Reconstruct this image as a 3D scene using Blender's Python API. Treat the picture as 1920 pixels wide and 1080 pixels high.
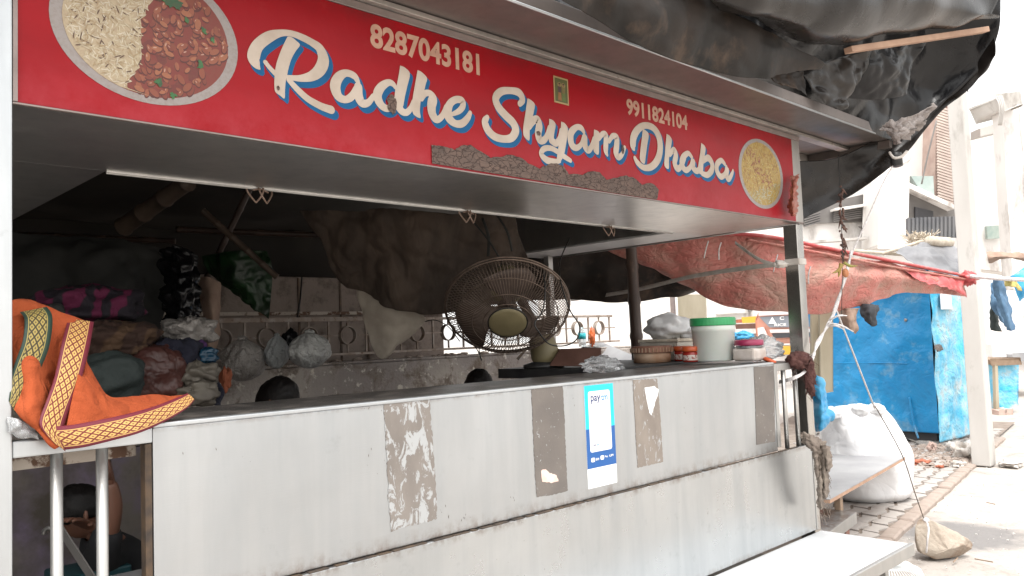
import bpy, math, random
from mathutils import Vector, Matrix, noise
from mathutils.geometry import tessellate_polygon
random.seed(7)
R = math.radians
scene = bpy.context.scene
for o in list(bpy.data.objects): bpy.data.objects.remove(o)
col = scene.collection

# ------------------------------------------------------------------ camera
F = 1513.0                       # focal length in photo pixels (1920 wide)
def _n(v): v = Vector(v); v.normalize(); return v
dX = _n((1565, 33, F))           # world X seen in camera axes (x right, y down, z forward)
uP = Vector((-945, -24500, F)); uP -= uP.dot(dX) * dX; uP.normalize()
dY = uP.cross(dX)
if dY.z < 0: dY = -dY
CAM = Vector((0, 0, 1.5))
def ray(px, py):
    c = Vector((px - 960, py - 540, F))
    return Vector((dX.dot(c), dY.dot(c), uP.dot(c)))
def P(px, py, ax, v):            # point of the plane axis=v that lies there
    r = ray(px, py); t = (v - CAM[ax]) / r[ax]; return CAM + r * t
def D(px, py, d):                # point at distance d in front of the lens plane
    return CAM + ray(px, py) * (d / F)
def PX(p, x): return P(p[0], p[1], 0, x)
def PY(px, py, y=2.2): return P(px, py, 1, y)
def PZ(px, py, z=0.0): return P(px, py, 2, z)
cam_d = bpy.data.cameras.new('camera'); cam = bpy.data.objects.new('camera', cam_d); col.objects.link(cam)
cam_d.sensor_width = 36; cam_d.lens = 36 * F / 1920; cam_d.clip_end = 500; cam_d.clip_start = .05
right = Vector((dX.x, dY.x, uP.x)); down = Vector((dX.y, dY.y, uP.y)); fwd = Vector((dX.z, dY.z, uP.z))
m = Matrix((right, -down, -fwd)).transposed().to_4x4(); m.translation = CAM
cam.matrix_world = m
scene.camera = cam
scene.render.resolution_x = 1024; scene.render.resolution_y = 576

# ------------------------------------------------------------------ light
SUN_EL, SUN_AZ = 66, 222         # azimuth clockwise from +Y: the sun stands high behind the photographer's left
w = bpy.data.worlds.new('World'); scene.world = w; w.use_nodes = True
nt = w.node_tree; nt.nodes.clear()
sky = nt.nodes.new('ShaderNodeTexSky'); sky.sky_type = 'NISHITA'; sky.sun_disc = False
sky.sun_elevation = R(SUN_EL); sky.sun_rotation = R(SUN_AZ); sky.dust_density = 6; sky.air_density = 1.5
hs = nt.nodes.new('ShaderNodeHueSaturation'); hs.inputs['Saturation'].default_value = .16
mx = nt.nodes.new('ShaderNodeMix'); mx.data_type = 'RGBA'; mx.inputs[0].default_value = .45
mx.inputs[7].default_value = (9.5, 9.4, 9.2, 1)       # overcast veil
bg = nt.nodes.new('ShaderNodeBackground'); bg.inputs[1].default_value = .15
wo = nt.nodes.new('ShaderNodeOutputWorld')
nt.links.new(sky.outputs[0], hs.inputs['Color']); nt.links.new(hs.outputs[0], mx.inputs[6])
nt.links.new(mx.outputs[2], bg.inputs[0]); nt.links.new(bg.outputs[0], wo.inputs[0])
sd = bpy.data.lights.new('sun', 'SUN'); sd.energy = 1.5; sd.angle = R(25); sd.color = (1, .97, .92)
so = bpy.data.objects.new('sun', sd); col.objects.link(so)
sv = Vector((math.sin(R(SUN_AZ)) * math.cos(R(SUN_EL)), math.cos(R(SUN_AZ)) * math.cos(R(SUN_EL)), math.sin(R(SUN_EL))))
so.rotation_euler = sv.to_track_quat('Z', 'Y').to_euler(); so.location = (0, 0, 20)
scene.view_settings.view_transform = 'Standard'; scene.view_settings.look = 'None'
scene.view_settings.exposure = 1.08; scene.view_settings.gamma = 1
scene.render.engine = 'CYCLES'

# ------------------------------------------------------------------ materials
def S(r, g, b):
    f = lambda c: (c / 255 / 12.92) if c / 255 <= .04045 else ((c / 255 + .055) / 1.055) ** 2.4
    return (f(r), f(g), f(b), 1)
def c4(c): return tuple(c) if len(c) == 4 else (*c, 1)
class NG:
    def __init__(s, name):
        s.m = bpy.data.materials.new(name); s.m.use_nodes = True; s.t = s.m.node_tree
        s.b = s.t.nodes['Principled BSDF']; s.o = s.t.nodes['Material Output']
    def n(s, t, **k):
        x = s.t.nodes.new(t)
        for a, v in k.items(): setattr(x, a, v)
        return x
    def l(s, a, b): s.t.links.new(a, b)
    def val(s, sock, v):
        if hasattr(v, 'is_linked') or isinstance(v, bpy.types.NodeSocket): s.l(v, sock)
        else: sock.default_value = v
    def math(s, op, a, b=None, c=None, clamp=False):
        x = s.n('ShaderNodeMath', operation=op, use_clamp=clamp); s.val(x.inputs[0], a)
        if b is not None: s.val(x.inputs[1], b)
        if c is not None: s.val(x.inputs[2], c)
        return x.outputs[0]
    def coord(s, kind='Object', scale=(1, 1, 1), rot=(0, 0, 0)):
        tc = s.n('ShaderNodeTexCoord'); mp = s.n('ShaderNodeMapping'); mp.inputs['Scale'].default_value = scale
        mp.inputs['Rotation'].default_value = rot
        s.l(tc.outputs[kind], mp.inputs[0]); return mp.outputs[0]
    def noise(s, vec, scale, detail=5, rough=.55, dist=0):
        x = s.n('ShaderNodeTexNoise'); s.l(vec, x.inputs['Vector']); x.inputs['Scale'].default_value = scale
        x.inputs['Detail'].default_value = detail; x.inputs['Roughness'].default_value = rough; x.inputs['Distortion'].default_value = dist
        return x.outputs['Fac']
    def ramp(s, f, a, b):
        x = s.n('ShaderNodeMapRange'); x.clamp = True; s.l(f, x.inputs[0]); x.inputs[1].default_value = a; x.inputs[2].default_value = b
        return x.outputs[0]
    def mix(s, f, a, b):
        x = s.n('ShaderNodeMix', data_type='RGBA'); s.val(x.inputs[0], f)
        for i, v in ((6, a), (7, b)):
            if isinstance(v, bpy.types.NodeSocket): s.l(v, x.inputs[i])
            else: x.inputs[i].default_value = c4(v)
        return x.outputs[2]
    def bump(s, h, st=.3, dist=.01):
        x = s.n('ShaderNodeBump'); x.inputs['Strength'].default_value = st; x.inputs['Distance'].default_value = dist
        s.l(h, x.inputs['Height']); s.l(x.outputs[0], s.b.inputs['Normal'])
    def fin(s, color=None, rough=None, metal=None, **k):
        for nme, v in (('Base Color', color), ('Roughness', rough), ('Metallic', metal)):
            if v is None: continue
            if isinstance(v, tuple) and nme == 'Base Color': v = c4(v)
            s.val(s.b.inputs[nme], v)
        for kk, v in k.items(): s.val(s.b.inputs[kk], v)
        return s.m
def mat(name, c1, c2=None, sc=6, lo=.35, hi=.65, rough=.65, metal=0, bump=.25, bsc=60, bd=.004, dirt=None, dsc=3, dlo=.55, dhi=.7,
        stretch=(1, 1, 1), trans=0, alpha=1, spec=.5, rvar=0, crease=0, csc=6, kind='Object', sheen=0, subs=0):
    g = NG(name); v = g.coord(kind, stretch); base = c4(c1)
    if c2: base = g.mix(g.ramp(g.noise(v, sc), lo, hi), c1, c2)
    if dirt: base = g.mix(g.ramp(g.noise(v, dsc, 8, .65), dlo, dhi), base, dirt)
    h = g.noise(v, bsc, 6, .6)
    if crease:
        n1 = g.math('ABSOLUTE', g.math('SUBTRACT', g.noise(v, csc * .8, 3, .5, .9), .5)); n2 = g.math('ABSOLUTE', g.math('SUBTRACT', g.noise(v, csc * 2.1, 2, .5, .5), .5))
        h = g.math('ADD', g.math('MULTIPLY', h, .25), g.math('ADD', g.math('MULTIPLY', g.ramp(n1, 0, .14), crease), g.math('MULTIPLY', g.ramp(n2, 0, .12), crease * .5)))
    g.bump(h, bump, bd)
    r = rough
    if rvar: r = g.math('ADD', rough - rvar / 2, g.math('MULTIPLY', g.noise(v, sc * 1.7, 6, .6), rvar), clamp=True)
    k = {'Specular IOR Level': spec}
    if trans: k['Transmission Weight'] = trans
    if alpha < 1: k['Alpha'] = alpha
    if subs: k['Subsurface Weight'] = subs; k['Subsurface Scale'] = .02
    return g.fin(base, r, metal, **k)

def steel(name, base, rough=.34, smudge_sheen=.1, metal=.85, rust=.0, dark=None, grime=None):
    g = NG(name); v = g.coord('Object', (1, 1, 1)); br = g.coord('Object', (.6, 1, 60)); vs_ = g.coord('Object', (5, 5, .45))
    n1 = g.noise(v, 1.6, 6, .6, .4); n2 = g.noise(br, 6, 4, .6); n3 = g.noise(v, 9, 8, .7); n4 = g.noise(vs_, 2.2, 5, .6, .3)
    c = g.mix(g.ramp(n1, .3, .7), base, tuple(x * (1 - smudge_sheen) for x in base[:3]))
    c = g.mix(g.math('MULTIPLY', g.ramp(n4, .42, .72), .55), c, (base[0] * (1 - smudge_sheen * 1.8), base[1] * (1 - smudge_sheen * 1.7), base[2] * (1 - smudge_sheen * 1.6)))  # smudges and streaks also paint in the steel's uneven reflections
    c = g.mix(g.math('MULTIPLY', g.ramp(n3, .60, .75), .7), c, tuple(x * (1 - smudge_sheen * 2.0) for x in base[:3]))
    c = g.mix(g.math('MULTIPLY', g.ramp(g.noise(v, 38, 3, .5), .755, .785), .6), c, (.12, .10, .085))
    if grime:
        tc = g.n('ShaderNodeTexCoord'); sp = g.n('ShaderNodeSeparateXYZ'); g.l(tc.outputs['Object'], sp.inputs[0]); z = sp.outputs[2]
        for z0, z1 in grime:
            k = g.math('MULTIPLY', g.ramp(z, z1, z0), g.ramp(g.math('ADD', g.noise(v, 13, 9, .75), g.math('MULTIPLY', g.noise(vs_, 9, 4), .35)), .62, .86)); k = g.math('MULTIPLY', k, .8); c = g.mix(k, c, (.17, .11, .075))
    if rust: c = g.mix(g.ramp(g.noise(v, 14, 9, .75), .68 - rust, .74 - rust * .5), c, (.13, .075, .045))
    g.bump(g.math('ADD', g.math('MULTIPLY', n2, .4), g.math('MULTIPLY', n1, 3.0)), .10, .006)
    return g.fin(c, g.math('ADD', rough, g.math('MULTIPLY', g.math('ADD', g.ramp(n3, .3, .8), n4), .12)), metal)

M = {}
M['panel'] = steel('brushed steel sheet', (.50, .518, .53), .22, .15, .88, grime=((.83, .885), (1.302, 1.285)))
M['panel_low'] = steel('brushed steel sheet, lower', (.54, .558, .565), .20, .17, .9, grime=((.34, .375), (.826, .80)))
M['panel_plain'] = steel('plain steel sheet', (.56, .58, .59), .26, .2, .8)
M['post_steel'] = steel('polished post steel', (.50, .48, .45), .12, .2, .95)
M['beam'] = steel('pale steel underside', (.72, .72, .72), .35, .1, .3)  # lighter copy of the soffit steel, its reflected brightness put into the colour
M['shelf'] = steel('bright steel shelf', (.66, .67, .68), .34, .12, .5)
M['steel'] = steel('stainless steel', (.50, .49, .47), .30, .16, .85)
M['steel_worn'] = steel('worn stained steel', (.50, .46, .42), .36, .3, .8, .07)
M['soffit'] = steel('dull steel soffit', (.72, .71, .69), .22, .16, .92, 0)
M['canopy'] = steel('dull canopy steel', (.20, .17, .155), .34, .2, .6, .03)
M['frame_grey'] = mat('greyed aluminium strip', (.27, .22, .205), (.21, .17, .155), 12, rough=.5, metal=.4, bump=.15)
M['black'] = mat('black plastic', (.02, .02, .02), rough=.45)
M['dark_iron'] = mat('dark iron', (.05, .04, .035), (.12, .08, .05), 20, rough=.6, metal=.5)
M['rod'] = mat('rusted wire', (.30, .22, .18), (.16, .10, .07), 30, rough=.5, metal=.5)
def granite():
    g = NG('speckled black granite'); v = g.coord()
    n = g.ramp(g.noise(v, 160, 2, .5), .62, .68)
    c = g.mix(n, (.035, .032, .03), (.32, .29, .26)); c = g.mix(g.ramp(g.noise(v, 9, 6, .6), .5, .7), c, (.16, .14, .125))
    g.bump(g.noise(v, 120, 4), .08, .002); return g.fin(c, .42)
M['granite'] = granite()
M['slab'] = mat('black slab edge', (.012, .012, .013), (.03, .03, .03), 8, rough=.55)
def red_sign():
    g = NG('glossy red vinyl'); v = g.coord(); g2 = g.coord('Object', (1, 1, 3))
    c = g.mix(g.ramp(g.noise(g2, 2.2, 4), .3, .7), (.30, .004, .009), (.24, .005, .009))
    tc = g.n('ShaderNodeTexCoord'); sp = g.n('ShaderNodeSeparateXYZ'); g.l(tc.outputs['Object'], sp.inputs[0])
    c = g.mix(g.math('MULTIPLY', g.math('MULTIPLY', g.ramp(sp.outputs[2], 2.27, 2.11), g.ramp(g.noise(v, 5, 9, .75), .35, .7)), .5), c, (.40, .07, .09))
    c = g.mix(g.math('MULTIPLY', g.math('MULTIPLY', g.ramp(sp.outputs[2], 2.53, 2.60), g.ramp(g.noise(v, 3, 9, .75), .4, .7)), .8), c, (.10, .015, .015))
    c = g.mix(g.math('MULTIPLY', g.ramp(g.noise(v, 7, 9, .75), .58, .72), .5), c, (.28, .03, .03))
    c = g.mix(g.math('MULTIPLY', g.ramp(g.noise(v, 40, 6, .7), .70, .76), .4), c, (.42, .10, .10))
    g.bump(g.math('ADD', g.noise(v, 3.5, 4), g.math('MULTIPLY', g.noise(v, 90, 5), .05)), .25, .02)
    return g.fin(c, g.math('ADD', .30, g.math('MULTIPLY', g.noise(v, 6, 6), .2)), **{'Specular IOR Level': .18})
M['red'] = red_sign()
M['letter'] = mat('cream letter vinyl', S(186, 173, 160), S(168, 154, 140), 7, rough=.55, spec=.2, bump=.12, bsc=160, dirt=(.45, .36, .28), dsc=16, dlo=.66, dhi=.78)
M['letter_blue'] = mat('blue letter shade vinyl', S(20, 88, 132), S(14, 76, 118), 6, rough=.5, spec=.2, bump=.08)
M['digit'] = mat('faded digit vinyl', S(186, 146, 124), S(168, 128, 108), 20, rough=.5, bump=.1)
def cracked():
    g = NG('cracked dried adhesive'); v = g.coord('Object', (1, 1, 1.8))
    vo = g.n('ShaderNodeTexVoronoi', feature='DISTANCE_TO_EDGE'); vo.inputs['Scale'].default_value = 30
    wn = g.n('ShaderNodeVectorMath', operation='ADD'); nn = g.n('ShaderNodeTexNoise'); g.l(v, nn.inputs['Vector']); nn.inputs['Scale'].default_value = 16
    sc = g.n('ShaderNodeVectorMath', operation='SCALE'); g.l(nn.outputs['Color'], sc.inputs[0]); sc.inputs['Scale'].default_value = .09
    g.l(v, wn.inputs[0]); g.l(sc.outputs[0], wn.inputs[1]); g.l(wn.outputs[0], vo.inputs['Vector'])
    e = g.ramp(vo.outputs['Distance'], .01, .06)
    c = g.mix(g.ramp(g.noise(v, 9, 8, .7), .35, .65), (.135, .088, .070), (.085, .060, .050)); c = g.mix(e, (.045, .026, .021), c)
    g.bump(g.math('ADD', e, g.noise(v, 60, 5)), .7, .004); return g.fin(c, .8)
M['cracked'] = cracked()
def residue(name, c, c2, amount, stretch=(1, 1, 1), sc=30):
    g = NG(name); v = g.coord('Object', stretch)
    k = g.ramp(g.noise(v, sc, 8, .72, 1.2), .5 + amount, .53 + amount)
    base = g.mix(g.ramp(g.noise(v, 8, 6), .35, .65), c, c2); base = g.mix(k, base, (.44, .45, .455))
    g.bump(g.math('ADD', g.noise(v, 120, 5), g.math('MULTIPLY', k, -1.0)), .3, .002)
    return g.fin(base, .55, g.math('MULTIPLY', k, .6))
M['residue_scratched'] = residue('scratched tape residue', (.16, .14, .125), (.205, .18, .16), .02, (1.5, 1, .7), 17)
M['residue_dark'] = residue('grey tape residue', (.12, .105, .095), (.15, .13, .115), .12, (1, 1, 1), 34)
M['residue_tan'] = residue('tan paper residue', (.235, .20, .17), (.18, .15, .128), .08, (1.4, 1, .8), 18)
M['paper'] = mat('white paper', (.8, .8, .79), rough=.6, bump=.1)
M['torn_pink'] = mat('torn pinkish paper', (.74, .58, .52), (.68, .45, .38), 30, rough=.7)
M['cyan'] = mat('cyan print', S(30, 190, 235), rough=.35, bump=.02)
M['navy'] = mat('navy print', S(25, 85, 150), rough=.35, bump=.02)
M['ink'] = mat('dark blue ink', S(10, 40, 100), rough=.4, bump=.02)
M['ink_cyan'] = mat('cyan ink', S(0, 125, 195), rough=.4, bump=.02)
M['ink_grey'] = mat('grey ink', (.45, .45, .46), rough=.5, bump=.02)
def vcol():
    g = NG('printed photo colours'); a = g.n('ShaderNodeAttribute'); a.attribute_name = 'Col'
    v = g.coord(); a2 = g.mix(.38, a.outputs['Color'], (.02, .006, .003)); c = g.mix(g.math('MULTIPLY', g.ramp(g.noise(v, 90, 6, .7), .45, .7), .3), a2, (.12, .05, .02))
    return g.fin(c, .38)
M['print'] = vcol()

# cloths, plastics
M['tarp'] = mat('black polythene', (.006, .005, .005), (.014, .011, .009), 2.5, rough=.27, spec=.4, bump=.3, bsc=34, bd=.012, rvar=.18, crease=.12, csc=2.2, dirt=(.030, .023, .018), dsc=2.2, dlo=.5, dhi=.72)
M['tarp_brown'] = mat('dusty brown black sheet', (.026, .019, .015), (.011, .010, .009), 3.2, rough=.55, spec=.22, bump=.35, bsc=30, bd=.012, crease=.2, csc=3, dirt=(.065, .043, .030), dsc=5, dlo=.52, dhi=.68)
M['tarp_inner'] = mat('glossy black polythene', (.004, .004, .005), (.010, .010, .011), 4, rough=.24, spec=.35, bump=.3, bsc=40, bd=.012, crease=.25, csc=4.5)
M['silver'] = mat('grey crumpled polythene', (.33, .29, .27), (.20, .17, .16), 9, rough=.35, bump=.8, bsc=16, bd=.02, crease=.5, csc=9)
M['brown_curtain'] = mat('dark brown sacking', (.095, .068, .050), (.045, .032, .024), 3, rough=.8, bump=.6, bsc=40, bd=.015, crease=.5, csc=3, stretch=(1.6, 1.6, .6))
M['roof_dark'] = mat('dark sheet', (.035, .028, .022), (.02, .017, .014), 2, rough=.8, bump=.5, bsc=12)
M['soot_cloth'] = mat('sooty black cloth', (.016, .017, .016), (.028, .028, .026), 3, rough=.85, bump=.5, bsc=16)
M['red_tarp'] = mat('faded red tarpaulin', (.50, .155, .13), (.40, .15, .12), 2.6, rough=.55, bump=.6, bsc=22, bd=.015, crease=.8, csc=6, dirt=(.34, .20, .155), dsc=4, dlo=.42, dhi=.66, stretch=(1, 1, 1.6))
M['red_edge'] = mat('clean red tarpaulin hem', (.46, .07, .072), (.52, .25, .23), 10, rough=.4, bump=.6, bsc=30, lo=.5, hi=.75)
M['green_tarp'] = mat('green tarpaulin', (.009, .042, .011), (.006, .016, .006), 7, rough=.4, bump=.8, bsc=30, crease=.4, csc=10)
M['grey_tarp'] = mat('grey tarpaulin', (.22, .22, .23), (.14, .14, .15), 4, rough=.45, bump=.8, bsc=14, crease=.4, csc=5)
M['pale_cloth'] = mat('soiled pale cloth', (.46, .41, .34), (.32, .27, .22), 4, rough=.85, bump=.3, bsc=90)
M['bag_white'] = mat('white polythene bag', (.44, .44, .42), (.30, .30, .29), 6, rough=.3, bump=.9, bsc=12, bd=.012, crease=.5, csc=14)
M['bag_grey'] = mat('grey white polythene bag', (.30, .28, .26), (.17, .155, .14), 5, rough=.38, bump=.9, bsc=14, bd=.012, crease=.5, csc=16)
M['clear'] = mat('clear crumpled polythene', (.86, .87, .88), rough=.16, bump=.5, bsc=18, bd=.006, crease=.4, csc=14, trans=.8)
M['clear_dim'] = mat('clear dusty polythene', (.40, .42, .42), rough=.28, bump=.9, bsc=18, bd=.01, crease=.4, csc=18, trans=.3)
M['orange'] = mat('orange cotton', (.35, .075, .026), (.28, .052, .020), 3, rough=.92, spec=.15, bump=.8, bsc=220, bd=.014, crease=1, csc=4.2)
M['maroon'] = mat('maroon cotton', (.20, .012, .022), rough=.8, bump=.3, bsc=200)
M['magenta'] = None
def swirl(name, a, b, sc, dist=6, rough=.85):
    g = NG(name); v = g.coord(); x = g.n('ShaderNodeTexWave'); g.l(v, x.inputs['Vector']); x.inputs['Scale'].default_value = sc
    x.inputs['Distortion'].default_value = dist; x.inputs['Detail'].default_value = 3; x.inputs['Detail Scale'].default_value = 1.2
    c = g.mix(g.ramp(x.outputs['Fac'], .4, .6), a, b); w1_ = g.math('ABSOLUTE', g.math('SUBTRACT', g.noise(v, 5, 3, .5, .9), .5)); g.bump(g.math('ADD', g.math('MULTIPLY', g.ramp(w1_, 0, .14), .7), g.math('MULTIPLY', g.noise(v, 90, 5), .2)), .7, .015); return g.fin(c, rough)
M['magenta'] = swirl('magenta and black print cloth', (.085, .004, .032), (.007, .004, .009), 2.4, 16)
M['blanket'] = swirl('brown gold print blanket', (.075, .04, .02), (.035, .016, .01), 1.6, 15)
M['greygreen'] = mat('dark grey green canvas', (.022, .032, .030), (.017, .025, .024), 6, rough=.75, bump=.7, bsc=60, bd=.015, crease=.6, csc=4)
M['leather'] = mat('maroon rexine', (.06, .022, .018), (.085, .032, .026), 5, rough=.42, bump=.7, bsc=30, bd=.015, crease=.6, csc=5)
M['navy_cloth'] = mat('navy cloth', (.008, .009, .02), (.014, .015, .03), 5, rough=.9, bump=.7, bsc=60, bd=.015, crease=.6, csc=6)
M['teal'] = mat('teal polythene', (.008, .05, .09), (.006, .03, .06), 8, rough=.35, bump=.6, bsc=20)
M['cream'] = mat('cream crumpled sack', (.14, .125, .10), (.10, .085, .07), 7, rough=.6, bump=.8, bsc=18, crease=.4, csc=12)
M['purple'] = mat('purple cloth', (.06, .02, .09), rough=.8)
M['orange_rag'] = mat('orange rag', (.25, .07, .03), rough=.8)
def saree(name, edge, ground, gold):
    # UV: u along the band (metres), v across 0..1
    g = NG(name); tc = g.n('ShaderNodeTexCoord'); sp = g.n('ShaderNodeSeparateXYZ'); g.l(tc.outputs['UV'], sp.inputs[0])
    u, v = sp.outputs[0], sp.outputs[1]
    fr = lambda a, k: g.math('ABSOLUTE', g.math('SUBTRACT', g.math('FRACT', g.math('MULTIPLY', a, k)), .5))
    d = g.math('ADD', fr(u, 34), fr(v, 4.0))
    lat = g.math('LESS_THAN', g.math('ABSOLUTE', g.math('SUBTRACT', d, .5)), .13)
    dot = g.math('LESS_THAN', g.math('ABSOLUTE', g.math('SUBTRACT', d, .06)), .07)
    dot2 = g.math('GREATER_THAN', d, .86)
    k = g.math('MAXIMUM', g.math('SUBTRACT', 1.0, lat), g.math('MULTIPLY', lat, 0))
    k = g.math('SUBTRACT', k, g.math('MULTIPLY', dot, .8), clamp=True); k = g.math('SUBTRACT', k, g.math('MULTIPLY', dot2, .8), clamp=True)
    inner = g.mix(k, ground, gold)
    band = g.math('LESS_THAN', g.math('ABSOLUTE', g.math('SUBTRACT', v, .47)), .30)
    line = g.math('LESS_THAN', g.math('ABSOLUTE', g.math('SUBTRACT', g.math('ABSOLUTE', g.math('SUBTRACT', v, .47)), .335)), .016)
    c = g.mix(band, edge, inner); c = g.mix(line, c, gold)
    g.bump(g.math('ADD', g.math('MULTIPLY', k, .6), g.noise(g.coord(), 300, 3)), .25, .002); return g.fin(c, .6)
M['border_red'] = saree('maroon gold woven border', (.12, .006, .018), (.13, .015, .010), (.52, .33, .10))
M['border_green'] = saree('green gold woven border', (.012, .035, .022), (.035, .025, .010), (.33, .25, .07))

# walls, ground
M['plaster'] = mat('stained whitewashed plaster', (.31, .255, .22), (.22, .18, .155), 2.2, rough=.9, bump=.5, bsc=24, bd=.01, dirt=(.09, .065, .052), dsc=4.5, dlo=.5, dhi=.66)
def lowwall():
    g = NG('peeling lilac plaster'); v = g.coord()
    n = g.noise(v, 4.5, 9, .72, .4); n2 = g.noise(v, 1.1, 4)
    c = g.mix(g.ramp(n2, .42, .6), (.27, .24, .225), (.42, .38, .34)); c = g.mix(g.ramp(n, .50, .60), c, (.17, .135, .11))
    c = g.mix(g.ramp(g.noise(v, 11, 8, .7), .57, .62), c, (.58, .54, .48)); 
    g.bump(g.math('ADD', n, g.noise(v, 50, 5)), .7, .012); return g.fin(c, .92)
M['lowwall'] = lowwall()
M['lilac'] = mat('lilac painted plaster', (.28, .22, .34), (.24, .21, .185), 3.0, rough=.9, bump=.4, bsc=20, dirt=(.13, .11, .09), dsc=2.5, dlo=.45, dhi=.65)
M['rail'] = mat('cream painted iron', (.38, .33, .29), (.24, .18, .14), 14, rough=.6, bump=.2, dirt=(.15, .08, .05), dsc=25, dlo=.56, dhi=.66)
M['peeling'] = mat('flaking white paint on rust', (.50, .44, .38), (.44, .38, .32), 6, rough=.8, bump=.6, bsc=30, dirt=(.12, .065, .04), dsc=13, dlo=.50, dhi=.56)
def earth():
    g = NG('dusty pale earth'); v = g.coord(); n = g.noise(v, 1.3, 6, .6); n2 = g.noise(v, 3.2, 9, .7); n3 = g.noise(v, 34, 6, .65)
    c = g.mix(g.ramp(n, .35, .65), (.44, .405, .37), (.37, .335, .305)); c = g.mix(g.math('MULTIPLY', g.ramp(n2, .52, .70), .8), c, (.22, .19, .165))
    c = g.mix(g.math('MULTIPLY', g.ramp(n3, .55, .72), .5), c, (.20, .165, .14))
    p = PZ(1800, 1000); d = g.n('ShaderNodeVectorMath', operation='DISTANCE'); g.l(v, d.inputs[0]); d.inputs[1].default_value = (p.x, p.y, -.01)
    k = g.ramp(g.math('ADD', d.outputs['Value'], g.math('MULTIPLY', g.noise(v, 4.5, 8, .7), .55)), .78, .58)     # damp stain round the stone
    c = g.mix(g.math('MULTIPLY', k, .8), c, (.15, .145, .145))
    g.bump(g.math('ADD', g.math('MULTIPLY', n2, .5), n3), .5, .012); return g.fin(c, .95)
M['ground'] = earth()
M['floor'] = mat('dark shop floor', (.10, .085, .07), (.06, .05, .045), 3, rough=.85, bump=.5)
M['paver'] = mat('grey pink concrete paver', (.38, .35, .325), (.31, .28, .26), 2.2, rough=.92, bump=.5, bsc=60, dirt=(.22, .185, .155), dsc=4, dlo=.5, dhi=.7)
M['joint'] = mat('dirty paver joint sand', (.17, .135, .11), (.24, .2, .17), 8, rough=1)
M['wet'] = mat('damp grey patch', (.24, .235, .235), (.38, .36, .35), 5, rough=.5, bump=.5, bsc=40)
M['rubble'] = mat('broken rubble', (.34, .28, .24), (.24, .19, .16), 5, rough=.95, bump=.8, bsc=30)
M['rock'] = mat('tan broken stone', (.40, .345, .285), (.31, .255, .205), 6, rough=.9, bump=.9, bsc=22, bd=.012, dirt=(.24, .17, .12), dsc=9, dlo=.52, dhi=.66)
M['concrete'] = mat('pale weathered concrete', (.52, .50, .475), (.43, .41, .385), 2, rough=.9, bump=.4, bsc=18, dirt=(.26, .235, .21), dsc=3, dlo=.55, dhi=.7, stretch=(1, 1, .35))
M['bwhite'] = mat('white building plaster', (.76, .74, .72), (.66, .635, .61), .8, rough=.9, bump=.3, bsc=8, dirt=(.27, .235, .21), dsc=1.4, dlo=.54, dhi=.72, stretch=(1, 1, .4))  # white paint, pale enough to blow out in strong light
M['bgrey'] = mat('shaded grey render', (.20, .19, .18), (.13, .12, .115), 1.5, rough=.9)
M['bdark'] = mat('dark opening', (.05, .05, .055), (.03, .03, .03), 1, rough=.7)
M['corr'] = mat('grey corrugated sheet', (.11, .115, .125), (.16, .16, .165), 2, rough=.6, metal=.2)
M['shutter'] = mat('ribbed shutter slats', (.50, .42, .37), (.42, .34, .30), 3, rough=.7)
M['brick'] = mat('pale pinkish brick', (.50, .38, .33), (.40, .29, .25), 4, rough=.9, bump=.5, bsc=30)
M['brick2'] = mat('red brown brick', (.34, .17, .13), (.25, .14, .11), 6, rough=.9, bump=.5, bsc=30)
M['pinkwall'] = mat('faded maroon panel', (.34, .18, .155), (.28, .15, .13), 3, rough=.85)
M['blue_paint'] = mat('blue painted sheet', (.003, .165, .38), (.008, .21, .44), 1.6, rough=.36, bump=.6, bsc=5, bd=.03, crease=.2, csc=3, dirt=(.24, .36, .42), dsc=3.2, dlo=.55, dhi=.80)
M['blue_side'] = mat('weathered light blue sheet', (.04, .42, .68), (.33, .58, .68), 4, rough=.5, bump=.9, bsc=8, bd=.03, crease=.3, csc=5, dirt=(.42, .45, .46), dsc=4, dlo=.52, dhi=.68)
M['blue_plain'] = mat('blue polythene', (.02, .27, .55), (.10, .42, .66), 6, rough=.35, bump=.8, bsc=14, crease=.4, csc=8)
M['sack'] = mat('white woven sack', (.72, .72, .72), (.66, .66, .67), 3, rough=.6, bump=.6, bsc=10, bd=.02, crease=.5, csc=2.2)
M['wood'] = mat('weathered wood', (.28, .20, .14), (.20, .14, .095), 10, rough=.85, stretch=(1, 1, 1), bump=.5, bsc=30)
M['wood_pale'] = mat('raw pine batten', (.45, .29, .20), (.36, .22, .15), 10, rough=.75, bump=.3, bsc=40)
M['board_grey'] = mat('grey laminate board', (.25, .25, .26), (.33, .33, .335), 3, rough=.5, bump=.2)
M['board_tan'] = mat('tan plywood strip', (.42, .37, .28), (.32, .28, .2), 5, rough=.8, stretch=(1, 1, .3))
M['bamboo'] = mat('smoked bamboo', (.075, .045, .032), (.045, .028, .022), 7, rough=.5, bump=.3, bsc=60, dirt=(.20, .12, .08), dsc=6, dlo=.58, dhi=.7, stretch=(1, 1, .3))
M['bamboo_pale'] = mat('dry bamboo', (.085, .058, .04), (.05, .034, .024), 7, rough=.6, bump=.3)
M['fan_wire'] = mat('greasy fan wire', (.20, .15, .12), (.13, .095, .075), 20, rough=.45, metal=.6)
M['fan_blade'] = mat('grimy fan blade', (.075, .052, .042), (.10, .07, .055), 6, rough=.6, bump=.3)
M['fan_badge'] = mat('khaki plastic badge', (.22, .185, .10), (.18, .15, .08), 8, rough=.5, bump=.1)
M['tubwhite'] = mat('translucent white plastic', (.68, .71, .66), (.62, .65, .60), 4, rough=.35, bump=.1, subs=.1)
M['lid_green'] = mat('green plastic lid', (.03, .30, .10), (.05, .38, .14), 8, rough=.4, bump=.1)
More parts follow.
